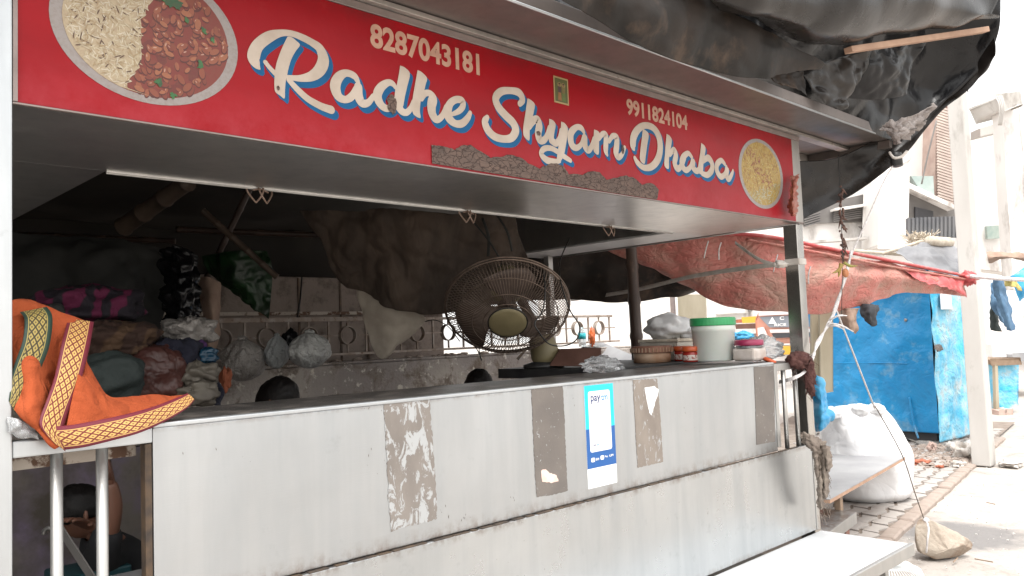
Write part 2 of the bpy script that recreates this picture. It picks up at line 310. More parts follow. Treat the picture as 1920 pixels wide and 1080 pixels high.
M['lid_orange'] = mat('orange plastic lid', (.55, .10, .03), rough=.35, bump=.05)
M['jar_red'] = mat('red pickle jar', (.35, .03, .02), (.25, .02, .015), 6, rough=.2, bump=.1)
M['label_w'] = mat('printed label', (.62, .55, .5), (.35, .12, .1), 60, lo=.5, hi=.55, rough=.5)
M['lid_pink'] = mat('maroon pink lid', (.32, .03, .09), rough=.3, bump=.05)
M['flour'] = mat('jar with white powder', (.66, .60, .56), (.50, .43, .38), 12, rough=.25, bump=.1)
M['tin_tan'] = mat('rusty tan drum', (.45, .33, .24), (.28, .13, .06), 5, rough=.6, bump=.2)
M['tin_lid'] = mat('rusty brown lid', (.15, .065, .04), (.25, .12, .08), 16, rough=.7, bump=.5)
M['carton'] = mat('dark brown carton', (.10, .045, .032), (.15, .075, .055), 5, rough=.8)
M['carton_pale'] = mat('pale carton', (.52, .48, .42), (.44, .40, .34), 5, rough=.8)
M['bottle'] = mat('clear bottle', (.75, .8, .82), rough=.1, bump=.05, trans=.75)
M['bottle_label'] = mat('aqua bottle label', S(40, 170, 180), rough=.4)
M['packet'] = mat('orange packet', (.72, .17, .04), (.5, .1, .03), 20, rough=.4, bump=.5)
M['truck_orange'] = mat('faded orange truck paint', (.62, .28, .20), (.66, .33, .25), 3, rough=.4, bump=.03)
M['truck_white'] = mat('white truck band', (.70, .66, .64), rough=.4, bump=.03)
M['glass_dark'] = mat('dark windscreen', (.24, .26, .29), rough=.12, bump=0)
M['plate_y'] = mat('yellow number plate', (.68, .38, .04), rough=.4)
M['string'] = mat('white polypropylene string', (.70, .68, .68), (.50, .47, .46), 60, rough=.5, bump=.3, bsc=200)
M['strap'] = mat('grey translucent strap', (.55, .51, .47), (.42, .38, .34), 14, rough=.4, bump=.4)
M['coir'] = mat('dark maroon coir', (.08, .030, .028), (.13, .06, .05), 40, rough=1, bump=1, bsc=120, bd=.01)
M['rag'] = mat('beige grey rag', (.24, .20, .165), (.15, .12, .10), 12, rough=.95, bump=.5, bsc=60)
M['brown_rag'] = mat('tan cloth', (.33, .235, .18), (.24, .16, .12), 10, rough=.9)
M['char_rag'] = mat('charcoal cloth', (.035, .038, .045), rough=.9)
M['chilli'] = mat('dried chilli', (.06, .028, .022), (.13, .07, .05), 30, rough=.7)
M['chilli_green'] = mat('fading green chilli', (.25, .26, .06), (.3, .2, .05), 20, rough=.5)
M['lemon'] = mat('dried lemon', (.45, .18, .08), rough=.6)
M['denim'] = mat('blue denim', (.10, .19, .30), (.06, .12, .20), 9, rough=.9, bump=.4, bsc=120)
M['yellow_cloth'] = mat('mustard cloth', (.48, .40, .14), (.38, .30, .1), 8, rough=.9)
M['skin'] = mat('brown skin', (.20, .095, .062), (.16, .075, .05), 8, rough=.5, bump=.1, subs=.1)
M['hair'] = mat('black hair', (.005, .004, .004), (.010, .008, .007), 60, spec=.25, rough=.5, bump=.6, bsc=120)
M['shirt'] = mat('black shirt', (.012, .012, .014), (.02, .02, .022), 5, rough=.85, bump=.3)
M['shirt2'] = mat('brown shirt', (.08, .05, .04), rough=.85)
M['lungi'] = mat('dark teal trousers', (.01, .04, .055), rough=.85)
M['white_wire'] = mat('white coated wire', (.70, .72, .72), rough=.4)
M['cable'] = mat('black cable', (.012, .012, .012), rough=.5)
M['litter_r'] = mat('orange litter', (.48, .14, .07), (.3, .1, .06), 20, rough=.7)
M['litter_w'] = mat('white litter', (.68, .64, .60), (.5, .45, .4), 20, rough=.7, crease=.3)
M['straw'] = mat('pale straw', (.60, .54, .45), (.45, .38, .30), 20, rough=.9)
M['foilred'] = mat('rusty red foil strip', (.34, .10, .065), (.22, .08, .055), 16, rough=.45, bump=.7, bsc=30)

# ------------------------------------------------------------------ mesh helpers
BASE = {}
class MB:
    def __init__(s): s.v = []; s.f = []; s.uv = {}; s.c = []; s.cur = None
    def add(s, vs, fs):
        o = len(s.v); s.v += [Vector(x) for x in vs]; s.f += [tuple(i + o for i in f) for f in fs]
        s.c += [s.cur] * len(vs); return o
    def box(s, a, b):
        x0, y0, z0 = a; x1, y1, z1 = b
        if x0 > x1: x0, x1 = x1, x0
        if y0 > y1: y0, y1 = y1, y0
        if z0 > z1: z0, z1 = z1, z0
        s.add([(x0, y0, z0), (x1, y0, z0), (x1, y1, z0), (x0, y1, z0), (x0, y0, z1), (x1, y0, z1), (x1, y1, z1), (x0, y1, z1)],
              [(3, 2, 1, 0), (4, 5, 6, 7), (0, 1, 5, 4), (1, 2, 6, 5), (2, 3, 7, 6), (3, 0, 4, 7)]); return s
    def beam(s, p, q, w, h, up=(0, 0, 1)):
        p, q = Vector(p), Vector(q); t = (q - p).normalized(); a = t.cross(Vector(up))
        if a.length < 1e-4: a = t.cross(Vector((1, 0, 0)))
        a.normalize(); b = a.cross(t).normalized(); vs = []
        for c in (p, q):
            for i, j in ((-1, -1), (1, -1), (1, 1), (-1, 1)): vs.append(c + a * (i * w / 2) + b * (j * h / 2))
        s.add(vs, [(0, 1, 2, 3), (7, 6, 5, 4), (0, 4, 5, 1), (1, 5, 6, 2), (2, 6, 7, 3), (3, 7, 4, 0)]); return s
    def tube(s, pts, r, n=6, caps=True, flat=1.0):
        pts = [Vector(p) for p in pts]; rs = r if isinstance(r, (list, tuple)) else [r] * len(pts)
        t0 = (pts[1] - pts[0]).normalized(); a = t0.cross(Vector((0, 0, 1)))
        if a.length < .01: a = t0.cross(Vector((1, 0, 0)))
        a.normalize(); vs = []; 
        for i, p in enumerate(pts):
            t = (pts[min(i + 1, len(pts) - 1)] - pts[max(i - 1, 0)])
            if t.length < 1e-9: t = t0
            t.normalize(); a = (a - a.dot(t) * t)
            if a.length < 1e-6: a = t.orthogonal()
            a.normalize(); b = t.cross(a)
            for k in range(n):
                an = 2 * math.pi * k / n; vs.append(p + (a * math.cos(an) + b * math.sin(an) * flat) * rs[i])
        fs = [(i * n + k, i * n + (k + 1) % n, (i + 1) * n + (k + 1) % n, (i + 1) * n + k) for i in range(len(pts) - 1) for k in range(n)]
        if caps: fs += [tuple(range(n))[::-1], tuple((len(pts) - 1) * n + k for k in range(n))]
        s.add(vs, fs); return s
    def lathe(s, prof, c, axis=(0, 0, 1), n=24, sx=1, caps=True):
        c = Vector(c); q = Vector(axis).normalized().to_track_quat('Z', 'Y'); vs = []
        for r, h in prof:
            for k in range(n):
                an = 2 * math.pi * k / n; vs.append(c + q @ Vector((r * math.cos(an) * sx, r * math.sin(an), h)))
        m = len(prof); fs = [(i * n + k, i * n + (k + 1) % n, (i + 1) * n + (k + 1) % n, (i + 1) * n + k) for i in range(m - 1) for k in range(n)]
        caps = caps and prof[0] != prof[-1]
        if caps and prof[0][0] > 1e-5: fs.append(tuple(range(n))[::-1])
        if caps and prof[-1][0] > 1e-5: fs.append(tuple((m - 1) * n + k for k in range(n)))
        s.add(vs, fs); return s
    def grid(s, P2, uv=None):
        nr, nc = len(P2), len(P2[0]); o = s.add([p for r in P2 for p in r], [(i * nc + j, i * nc + j + 1, (i + 1) * nc + j + 1, (i + 1) * nc + j) for i in range(nr - 1) for j in range(nc - 1)])
        if uv:
            for i in range(nr):
                for j in range(nc): s.uv[o + i * nc + j] = uv[i][j]
        return s
    def poly(s, pts):
        pts = [Vector(p) for p in pts]; tri = tessellate_polygon([pts]); s.add(pts, [tuple(t) for t in tri]); return s
    def prism(s, pts, off):      # closed outline swept by the vector off
        pts = [Vector(p) for p in pts]; off = Vector(off); n = len(pts); tri = tessellate_polygon([pts])
        s.add(pts + [p + off for p in pts], [tuple(t) for t in tri] + [tuple(i + n for i in t)[::-1] for t in tri] + [(i, (i + 1) % n, (i + 1) % n + n, i + n) for i in range(n)]); return s
    def blob(s, c, r, nz=.15, nf=2.0, seg=28, rings=18, seed=0, fold=0, ff=9, sq=1.0, flatbot=None, rot=0):
        c = Vector(c); vs = []; cr, sr = math.cos(rot), math.sin(rot)
        for i in range(rings + 1):
            th = math.pi * i / rings
            for k in range(seg):
                ph = 2 * math.pi * k / seg; d = Vector((math.sin(th) * math.cos(ph), math.sin(th) * math.sin(ph), math.cos(th)))
                e = Vector([math.copysign(abs(x) ** sq, x) for x in d])
                m = 1 + nz * noise.noise(d * nf + Vector((seed * 7.3, seed * 1.7, 0))) * 1.6
                if fold: m += fold * .5 * (.22 - abs(noise.noise(d * 3.1 + Vector((seed, 2, seed)))) - .5 * abs(noise.noise(d * 6.3 + Vector((1, seed, 0))))) + fold * (abs(noise.noise(Vector((math.cos(ph) * ff * .35, math.sin(ph) * ff * .35, d.z * 1.2 + seed))) ) - .25)
                q = Vector((e.x * r[0], e.y * r[1], e.z * r[2])) * m
                q = Vector((q.x * cr - q.y * sr, q.x * sr + q.y * cr, q.z))
                p = c + q
                if flatbot is not None and p.z < flatbot: p.z = flatbot
                vs.append(p)
        fs = [(i * seg + k, (i + 1) * seg + k, (i + 1) * seg + (k + 1) % seg, i * seg + (k + 1) % seg) for i in range(rings) for k in range(seg)]
        s.add(vs, fs); return s
def empty(name, loc):
    o = bpy.data.objects.new(name, None); o.empty_display_size = .1; o.location = Vector(loc); col.objects.link(o); BASE[o.name] = Vector(loc); return o
def tag(o, label=None, cat=None, group=None, kind=None):
    for k, v in (('label', label), ('category', cat), ('group', group), ('kind', kind)):
        if v: o[k] = v
    return o
def thing(name, label, cat, loc, group=None): return tag(empty(name, loc), label, cat, group)
def base_of(o):
    return BASE.get(o.name, Vector((0, 0, 0))) if o else None
def build(name, mb, material, parent=None, smooth=False, bev=0, solid=0, sub=0, loc=None, label=None, kind=None, soff=-1):
    b = base_of(parent) if parent else None
    if b is None:
        b = Vector(loc) if loc is not None else (Vector((sum(v.x for v in mb.v) / len(mb.v), sum(v.y for v in mb.v) / len(mb.v), min(v.z for v in mb.v))))
    me = bpy.data.meshes.new(name); me.from_pydata([v - b for v in mb.v], [], mb.f); me.validate(clean_customdata=False)
    me.materials.append(M[material] if isinstance(material, str) else material)
    if mb.uv:
        ul = me.uv_layers.new(name='UVMap')
        for l in me.loops: ul.data[l.index].uv = mb.uv.get(l.vertex_index, (0, 0))
    if any(c is not None for c in mb.c):
        ca = me.color_attributes.new('Col', 'FLOAT_COLOR', 'POINT')
        for i, c in enumerate(mb.c): ca.data[i].color = c4(c or (1, 1, 1))
    if smooth:
        me.polygons.foreach_set('use_smooth', [True] * len(me.polygons))
    me.update()
    o = bpy.data.objects.new(name, me); col.objects.link(o); BASE[o.name] = b
    if parent: o.parent = parent
    else: o.location = b
    if solid: md = o.modifiers.new('Solidify', 'SOLIDIFY'); md.thickness = solid; md.offset = soff
    if sub: md = o.modifiers.new('Subdivision', 'SUBSURF'); md.levels = sub; md.render_levels = sub
    if bev: md = o.modifiers.new('Bevel', 'BEVEL'); md.width = bev; md.segments = 2; md.limit_method = 'ANGLE'
    if label: o['label'] = label
    if kind: o['kind'] = kind
    return o
def cr(p, t):                    # Catmull-Rom through a list of vectors
    n = len(p) - 1; x = max(0, min(n - 1e-6, t * n)); i = int(x); f = x - i
    a, b, c, d = p[max(i - 1, 0)], p[i], p[i + 1], p[min(i + 2, n)]
    return (b * 2 + (c - a) * f + (a * 2 - b * 5 + c * 4 - d) * f * f + (b * 3 - a - c * 3 + d) * f ** 3) * .5
def curve(pts, n=24):
    pts = [Vector(p) for p in pts]; return [cr(pts, i / n) for i in range(n + 1)]
def surf(rows, nu=40, nv=30, amp=.01, fr=4, ridge=0, seed=0, pin=.0, dirn=None):
    """smooth sheet through a control grid of world points, crumpled along its normal"""
    rows = [[Vector(p) for p in r] for r in rows]; out = []
    for i in range(nv + 1):
        t = i / nv; rr = [cr([cr(r, j / nu) for r in rows], t) for j in range(nu + 1)]; out.append(rr)
    if amp or ridge:
        q = [r[:] for r in out]
        for i in range(nv + 1):
            for j in range(nu + 1):
                a = q[min(i + 1, nv)][j] - q[max(i - 1, 0)][j]; b = q[i][min(j + 1, nu)] - q[i][max(j - 1, 0)]
                nn = dirn or a.cross(b)
                if nn.length < 1e-9: continue
                nn = nn.normalized(); p = q[i][j]; s = Vector((seed * 3.1, seed * 5.7, seed))
                k = amp * noise.noise(p * fr + s) + amp * .5 * noise.noise(p * fr * 2.3 + s)
                if ridge: k += ridge * (abs(noise.noise(p * fr * 1.4 + s * 2)) + .5 * abs(noise.noise(p * fr * 3.1 + s)) - .35)
                if pin: k *= min(1, pin * min(i, j, nv - i, nu - j) / 3 + (0 if pin > 0 else 1))
                out[i][j] = p + nn * k
    return out
def sheet(name, rows, material, parent=None, nu=40, nv=30, amp=.01, fr=4, ridge=0, seed=0, solid=.0015, **k):
    mb = MB().grid(surf(rows, nu, nv, amp, fr, ridge, seed)); return build(name, mb, material, parent, smooth=True, solid=solid, **k)
def dgrid(rows): return [[D(*p) for p in r] for r in rows]
def ygrid(rows): return [[PY(*p) for p in r] for r in rows]

# ------------------------------------------------------------------ ground
sd_ = []
def gz(x, y): return 0.006 * noise.noise(Vector((x * .7, y * .7, 0))) + .003 * noise.noise(Vector((x * 3, y * 3, 4)))
g = MB()
def lin(a, b, n): return [a + (b - a) * i / n for i in range(n + 1)]
xs = [-150, -60, -20, -8, -2] + lin(0, 16, 80) + [20, 30, 60, 200]; ys = [-150, -60, -20, -8, -3] + lin(-1.5, 2.05, 24)
# kerb line of the paved strip (world)
K0 = PZ(1800, 884); K1 = PZ(1622, 1040)
kd = (K1 - K0).normalized(); kn = Vector((-kd.y, kd.x, 0))
if kn.y < 0: kn = -kn
g.grid([[Vector((x, y, -.012 + (gz(x, y) if abs(x - 8) < 9 and y > -3 else 0))) for x in xs] for y in ys + lin(2.2, 8, 24) + [12, 30, 150]])
build('ground', g, 'ground', smooth=True, kind='structure', loc=(0, 0, 0))
fl = MB().box((-.5, 2.3, .002), (4.9, 5.0, .02)); build('shop_floor', fl, 'floor', kind='structure', loc=(0, 0, 0))

# paved strip: bedding sheet and zigzag pavers
pv = MB(); A = K0 + kd * -4.5; B = K1 + kd * 1.2
pv.add([A + Vector((0, 0, .012)), B + Vector((0, 0, .012)), B + kn * 1.5 + Vector((0, 0, .012)), A + kn * 3.2 + Vector((0, 0, .012))], [(0, 1, 2, 3)])
pavement = build('pavement', pv, 'joint', kind='structure', loc=(0, 0, 0))
def paver_shape(L=.26, Wd=.135, am=.022, gap=.009):
    # zigzag outline: long edges step sideways once
    l, h = L / 2 - gap, Wd / 2 - gap
    top = [(-l + .02, h), (-l * .5, h + am), (l * .5, h - am), (l + .02, h)]
    bot = [(l - .02, -h), (l * .5, -h - am), (-l * .5, -h + am), (-l - .02, -h)]
    o = [(a, b) for a, b in bot[::-1]] + top[::-1]
    return o
ps = paver_shape(); pm = MB(); pm.prism([(a, b, 0) for a, b in ps], (0, 0, .05))
pme = bpy.data.meshes.new('paver'); pme.from_pydata([tuple(v) for v in pm.v], [], pm.f); pme.materials.append(M['paver'])
cand = []
for i in range(-4, 42):
    for j in range(0, 22):
        c = K0 + kd * (-2.4 + i * .262) + kn * (.10 + j * .137)
        if (c - CAM).dot(fwd) < 3.5: continue
        q = c - CAM; X_, Y_, Z_ = q.dot(right), q.dot(down), q.dot(fwd); px, py = 960 + F * X_ / Z_, 540 + F * Y_ / Z_
        if not (1500 < px < 1960 and 780 < py < 1120): continue
        if c.y < K0.y - 8 or (c - K0).dot(kn) > 2.8: continue
        cand.append((Z_, c))
cand.sort(key=lambda t: t[0])
pang = math.atan2(kd.y, kd.x)
rest = MB()
for k, (z_, c) in enumerate(cand):
    dz = random.uniform(-.006, .006)
    if k < 290:
        o = bpy.data.objects.new('paver', pme); col.objects.link(o); o.parent = pavement
        o.location = (c.x, c.y, -.028 + dz); o.rotation_euler = (random.uniform(-.02, .02), random.uniform(-.02, .02), pang + random.uniform(-.02, .02))
    else:
        rm = Matrix.Rotation(pang, 3, 'Z'); rest.prism([c + rm @ Vector((a, b, -.028 + dz)) for a, b in ps], (0, 0, .05))
if rest.v: build('paver_field', rest, 'paver', pavement, kind='stuff')
# kerb stones
kb = bpy.data.meshes.new('kerb_stone'); q = MB().box((-.14, -.055, -.05), (.14, .055, .035)); kb.from_pydata([tuple(v) for v in q.v], [], q.f); kb.materials.append(M['rubble'])
for i in range(22):
    c = K0 + kd * (-2.6 + i * .292) - kn * .03
    o = bpy.data.objects.new('kerb_stone', kb); col.objects.link(o); o.parent = pavement; o.location = (c.x, c.y, random.uniform(-.016, -.004)); o.rotation_euler = (random.uniform(-.04, .04), random.uniform(-.04, .04), pang + random.uniform(-.05, .05))
    md = o.modifiers.new('Bevel', 'BEVEL'); md.width = .012
# ------------------------------------------------------------------ the steel food stall
YF = 2.2
st = thing('food_stall', 'long stainless steel food stall with a red signboard and a counter', 'food stall', (2.4, 3.2, 0))
# posts
build('post', MB().box((.385, YF - .01, 0), (.478, YF + .08, 2.60)), 'panel_plain', st, bev=.004)
build('post', MB().box((4.47, YF, .0), (4.548, YF + .085, 2.10)), 'post_steel', st, bev=.004)
build('post', MB().box((4.44, 4.17, 0), (4.49, 4.22, 2.106)), 'steel', st, bev=.003)
build('post', MB().box((.40, 4.17, 0), (.46, 4.22, 2.106)), 'steel', st, bev=.003)
# front panel and flap
fp = build('front_panel', MB().box((.80, YF, .832), (4.10, YF + .02, 1.30)), 'panel', st, bev=.003)
build('panel_lip', MB().box((.80, YF - .004, 1.300), (4.10, YF + .03, 1.312)), 'panel_plain', st, bev=.003)
build('panel_edge', MB().box((.780, YF, .60), (.7975, YF + .035, 1.260)), 'dark_iron', st, bev=.002)
build('panel_edge', MB().box((4.103, YF - .003, .85), (4.135, YF + .04, 1.3)), 'steel', st, bev=.002)
build('lower_panel', MB().box((.50, YF - .018, .345), (4.455, YF + .004, .8285)), 'panel_low', st, bev=.003)
build('panel_edge', MB().box((4.458, YF - .022, .345), (4.49, YF + .02, .826)), 'steel', st, bev=.003)
sh = MB().box((.9, 1.70, .300), (4.50, YF - .02, .335)); build('shelf', sh, 'shelf', st, bev=.006)
build('shelf_edge', MB().box((.9, 1.675, .272), (4.515, 1.699, .337)), 'steel', st, bev=.004)
build('shelf_leg', MB().box((4.30, 1.75, 0), (4.34, 1.79, .299)), 'steel', st)
build('shelf_leg', MB().box((1.30, 1.75, 0), (1.34, 1.79, .299)), 'steel', st)
build('under_panel', MB().box((.50, YF + .01, .03), (4.455, YF + .03, .30)), 'steel_worn', st)
# rusty seam between the panels
sm = MB(); x = .82
while x < 4.3:
    l = random.uniform(.02, .10); sm.box((x, YF - .0205 - random.uniform(0, .001), .8287), (x + l, YF - .001, .8300 + random.uniform(0, .0022))); x += l + random.uniform(0, .03)
build('rust_seam', sm, 'dark_iron', st, kind='stuff')
# counter
build('counter_top', MB().box((.80, YF + .031, 1.262), (4.445, YF + .56, 1.305)), 'granite', st, bev=.004)
build('side_counter', MB().box((3.30, YF + .565, 1.262), (4.44, 3.55, 1.318)), 'slab', st, bev=.003)
build('inner_panel', MB().box((1.6, YF + .5, .1), (4.3, YF + .52, 1.26)), 'steel_worn', st)
# left and right railings
build('top_rail', MB().box((.479, YF - .004, 1.262), (.7985, YF + .035, 1.302)), 'panel_plain', st, bev=.004)
build('rail_lining', MB().box((.479, YF + .09, 1.222), (.790, YF + .13, 1.262)), 'peeling', st, bev=.003)
for px in (105, 190):
    a = PY(px, 860, YF + .02); build('rail_bar', MB().tube([(a.x, YF + .016, 1.262), (a.x, YF + .016, .345)], .0145, 12), 'steel', st, smooth=True)
build('top_rail', MB().box((4.137, YF - .004, 1.262), (4.469, YF + .035, 1.300)), 'steel', st, bev=.004)
for x in (4.235, 4.37): build('rail_bar', MB().tube([(x, YF + .016, 1.262), (x, YF + .016, .826)], .0125, 12), 'steel', st, smooth=True)
# ring-shaped box above the counter
ZS = 2.112
build('front_soffit', MB().box((.479, YF + .005, ZS), (4.555, 2.86, ZS + .012)), 'soffit', st)
build('inner_fascia', MB().box((.90, 2.861, ZS - .004), (4.18, 2.873, 2.55)), 'soffit', st)
build('soffit_lip', MB().tube([(.90, 2.866, ZS - .006), (4.18, 2.866, ZS - .006)], .0045, 6), 'steel', st, smooth=True)
build('left_soffit', MB().box((.479, 2.8615, ZS), (.898, 4.30, ZS + .012)), 'soffit', st)
build('inner_fascia', MB().box((.886, 2.875, ZS + .013), (.898, 4.30, 2.55)), 'soffit', st)
build('right_soffit', MB().box((4.182, 2.8615, ZS), (4.555, 4.35, ZS + .012)), 'beam', st)
build('inner_fascia', MB().box((4.182, 2.875, ZS + .013), (4.194, 4.35, 2.55)), 'soffit', st)
build('soffit_lip', MB().tube([(4.553, 2.22, ZS - .006), (4.553, 4.35, ZS - .006)], .005, 6), 'steel', st, smooth=True)
build('side_fascia', MB().box((4.545, YF + .02, ZS), (4.557, 4.35, 2.60)), 'soffit', st)
build('top_strip', MB().box((.38, YF - .006, 2.602), (4.56, YF + .03, 2.628)), 'frame_grey', st, bev=.002)
build('top_strip', MB().box((.38, YF - .03, 2.630), (5.22, YF + .03, 2.648)), 'steel_worn', st, bev=.002)
# canopy
build('canopy_soffit', MB().box((.1, 1.915, 2.652), (5.235, 4.7, 2.664)), 'canopy', st)
build('canopy_lip', MB().box((.1, 1.90, 2.652), (5.25, 1.914, 2.705)), 'canopy', st, bev=.002)
build('canopy_edge_highlight', MB().tube([(.1, 1.903, 2.647), (5.25, 1.903, 2.647)], .0055, 6), 'panel_plain', st, smooth=True)  # thin pale tube drawn in for the highlight along the canopy edge
build('canopy_end_beam', MB().box((5.205, 1.916, 2.600), (5.245, 4.6, 2.650)), 'canopy', st, bev=.003)
build('canopy_beam', MB().box((4.56, 2.45, 2.60), (5.20, 2.49, 2.650)), 'steel_worn', st, bev=.003)
# signboard
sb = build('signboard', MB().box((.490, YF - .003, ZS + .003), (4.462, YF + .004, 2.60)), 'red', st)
build('sign_frame', MB().box((.479, YF - .008, ZS - .003), (4.556, YF + .004, ZS + .001)), 'frame_grey', st)
build('sign_frame', MB().box((.479, YF - .010, ZS + .003), (.489, YF + .004, 2.60)), 'frame_grey', st)
build('sign_frame', MB().box((4.463, YF - .003, ZS + .003), (4.556, YF + .018, 2.60)), 'steel_worn', st)
# lettering: strokes given as (x, y, width) on the drawing, laid on the board
def ribbon(mb, pts, y, dx=0, dz=0, grow=0):
    # pts: Vectors (x, z, w) in world units
    P_ = curve([Vector(p) for p in pts], max(10, 7 * (len(pts) - 1))); L = []; Rr = []
    for i, p in enumerate(P_):
        t = P_[min(i + 1, len(P_) - 1)] - P_[max(i - 1, 0)]; t = Vector((t.x, t.y)); 
        if t.length < 1e-9: t = Vector((1, 0))
        t.normalize(); n = Vector((-t.y, t.x)); h = max(p.z, .001) / 2 + grow
        L.append((p.x + n.x * h + dx, y, p.y + n.y * h + dz)); Rr.append((p.x - n.x * h + dx, y, p.y - n.y * h + dz))
    vs = L + Rr; n = len(L); mb.add(vs, [(i, i + 1, n + i + 1, n + i) for i in range(n - 1)])
KK = 0
def letter(scale, ox, oy, strokes, polys=()):
    global KK
    white = MB(); blue = MB(); k = KK
    def w2(x, y): p = PY(ox + x / scale, oy + y / scale, YF - .0045); return p
    for s_ in strokes:
        pts = []
        for x, y, wd in s_:
            p = w2(x, y); q1 = w2(x + 10, y); q2 = w2(x, y + 10); kk = math.sqrt(abs((q1.x - p.x) * (q2.z - p.z))) / 10
            pts.append(Vector((p.x, p.z, wd * kk)))
        ribbon(white, pts, YF - .0048 - k * .000008); ribbon(blue, pts, YF - .0036 - k * .000008, .012, -.014, .0035); k += 1
        # round ends
        for e in (pts[0], pts[-1]):
            if e.z > .012:
                for mb, yy, ddx, ddz, gr in ((white, YF - .0048 - k * .000008, 0, 0, 0), (blue, YF - .0036 - k * .000008, .012, -.014, .0035)):
                    mb.poly([(e.x + ddx + math.cos(a) * (e.z / 2 + gr) * .98, yy, e.y + ddz + math.sin(a) * (e.z / 2 + gr) * .98) for a in [2 * math.pi * i / 16 for i in range(16)]])
                k += 1
    for pl in polys:
        pp = [w2(x, y) for x, y in pl]; cx = sum(p.x for p in pp) / len(pp); cz = sum(p.z for p in pp) / len(pp)
        pp = [Vector((p.x, 0, p.z)) for p in pp]
        sm_ = [cr(pp + [pp[0]], i / (4 * len(pp))) for i in range(4 * len(pp))]
        white.poly([(p.x, YF - .0048 - k * .000008, p.z) for p in sm_])
        for j, (ddx, ddz) in enumerate(((.012, -.014), (.006, -.007), (.014, -.010))):
            blue.poly([(p.x + ddx, YF - .0036 - (k + j) * .000008, p.z + ddz) for p in sm_])
        k += 3
    KK = k
    # face the street
    for mb in (white, blue):
        mb.f = [f for f in mb.f]
    build('letter', white, 'letter', sb); build('letter_shade', blue, 'letter_blue', sb)
Z1 = (6, 440, 40); Z2 = (6.75, 700, 90); Z3 = (6.353, 890, 150); Z4 = (4.697, 1160, 170)
letter(*Z1, [[(288, 542, 12), (245, 490, 95), (212, 400, 145), (262, 270, 128), (390, 172, 115), (520, 132, 75), (640, 138, 68), (760, 182, 78), (870, 240, 85), (958, 310, 105), (998, 430, 132), (960, 540, 130), (870, 615, 105), (740, 642, 72), (600, 630, 50)],
             [(345, 460, 52), (395, 525, 50), (460, 590, 60)],
             [(610, 660, 60), (700, 760, 70), (820, 870, 75), (960, 950, 80), (1050, 985, 85), (1085, 995, 90)]],
       [[(595, 172), (640, 178), (700, 225), (735, 268), (690, 330), (640, 420), (608, 520), (590, 605), (575, 670), (566, 770), (560, 868), (510, 835), (455, 790), (445, 700), (450, 600), (465, 490), (500, 380), (545, 270)]])
letter(*Z1, [[(1390, 690, 50), (1345, 615, 75), (1250, 582, 76), (1170, 630, 105), (1130, 730, 125), (1165, 840, 105), (1245, 880, 75), (1320, 840, 80), (1360, 750, 50)],
             [(1390, 740, 100), (1390, 830, 110), (1430, 915, 95), (1500, 915, 70), (1560, 840, 55)]])
letter(*Z2, [[(280, 500, 50), (240, 450, 70), (180, 440, 78), (95, 500, 105), (50, 600, 120), (90, 710, 105), (165, 765, 82), (235, 735, 75), (285, 640, 50)],
             [(320, 740, 110), (360, 800, 90), (420, 815, 75), (475, 760, 65), (510, 680, 60)]],
       [[(338, 222), (400, 250), (462, 325), (430, 480), (398, 620), (375, 740), (340, 770), (270, 770), (255, 740), (265, 640), (278, 520), (298, 455), (322, 330)]])
letter(*Z2, [[(610, 650, 50), (650, 580, 72), (710, 572, 75), (748, 640, 125), (735, 740, 120), (745, 830, 110), (785, 893, 100), (830, 898, 75), (885, 840, 70), (925, 750, 70)]],
       [[(558, 280), (610, 305), (678, 380), (662, 460), (640, 550), (608, 650), (595, 700), (588, 800), (595, 885), (530, 860), (495, 810), (490, 700), (502, 600), (532, 430)]])
letter(*Z2, [[(1000, 838, 45), (1080, 800, 65), (1130, 740, 75), (1122, 670, 85), (1050, 652, 78), (975, 700, 88), (940, 800, 115), (960, 890, 112), (1035, 955, 85), (1120, 955, 85), (1190, 890, 75), (1225, 820, 52)]])
letter(*Z3, [[(535, 285, 60), (568, 235, 75), (530, 155, 85), (430, 127, 70), (315, 138, 80), (250, 215, 90), (280, 320, 95), (370, 425, 95), (455, 510, 95), (487, 600, 100), (440, 685, 85), (350, 703, 75), (240, 675, 85), (155, 595, 95), (122, 500, 88), (150, 445, 55)]])
letter(*Z3, [[(655, 570, 40), (700, 485, 75), (748, 470, 75), (768, 545, 90), (755, 640, 90), (775, 712, 85), (825, 715, 70), (868, 650, 62), (892, 570, 60)]],
       [[(628, 218), (670, 240), (715, 290), (705, 370), (690, 440), (670, 530), (655, 600), (650, 720), (600, 690), (577, 640), (580, 540), (602, 400)]])
letter(*Z3, [[(925, 730, 75), (972, 752, 70), (1010, 690, 52), (1030, 600, 50)], [(1010, 965, 45), (950, 970, 55), (860, 955, 70), (792, 885, 62), (822, 822, 60), (900, 812, 55), (980, 850, 55), (1070, 915, 55), (1140, 960, 45)]],
       [[(885, 462), (930, 480), (963, 530), (950, 620), (942, 690), (955, 740), (930, 770), (888, 740), (876, 650), (884, 560)],
        [(1028, 495), (1070, 515), (1108, 575), (1100, 680), (1085, 780), (1066, 880), (1042, 940), (1005, 985), (975, 980), (985, 870), (1002, 760), (1020, 640)]])
letter(*Z3, [[(1300, 625, 40), (1270, 575, 60), (1215, 562, 58), (1152, 620, 80), (1140, 700, 85), (1162, 780, 80), (1215, 808, 60), (1268, 765, 50), (1290, 690, 40)],
             [(1308, 690, 80), (1312, 780, 80), (1350, 838, 65), (1393, 790, 58), (1425, 700, 55)]])
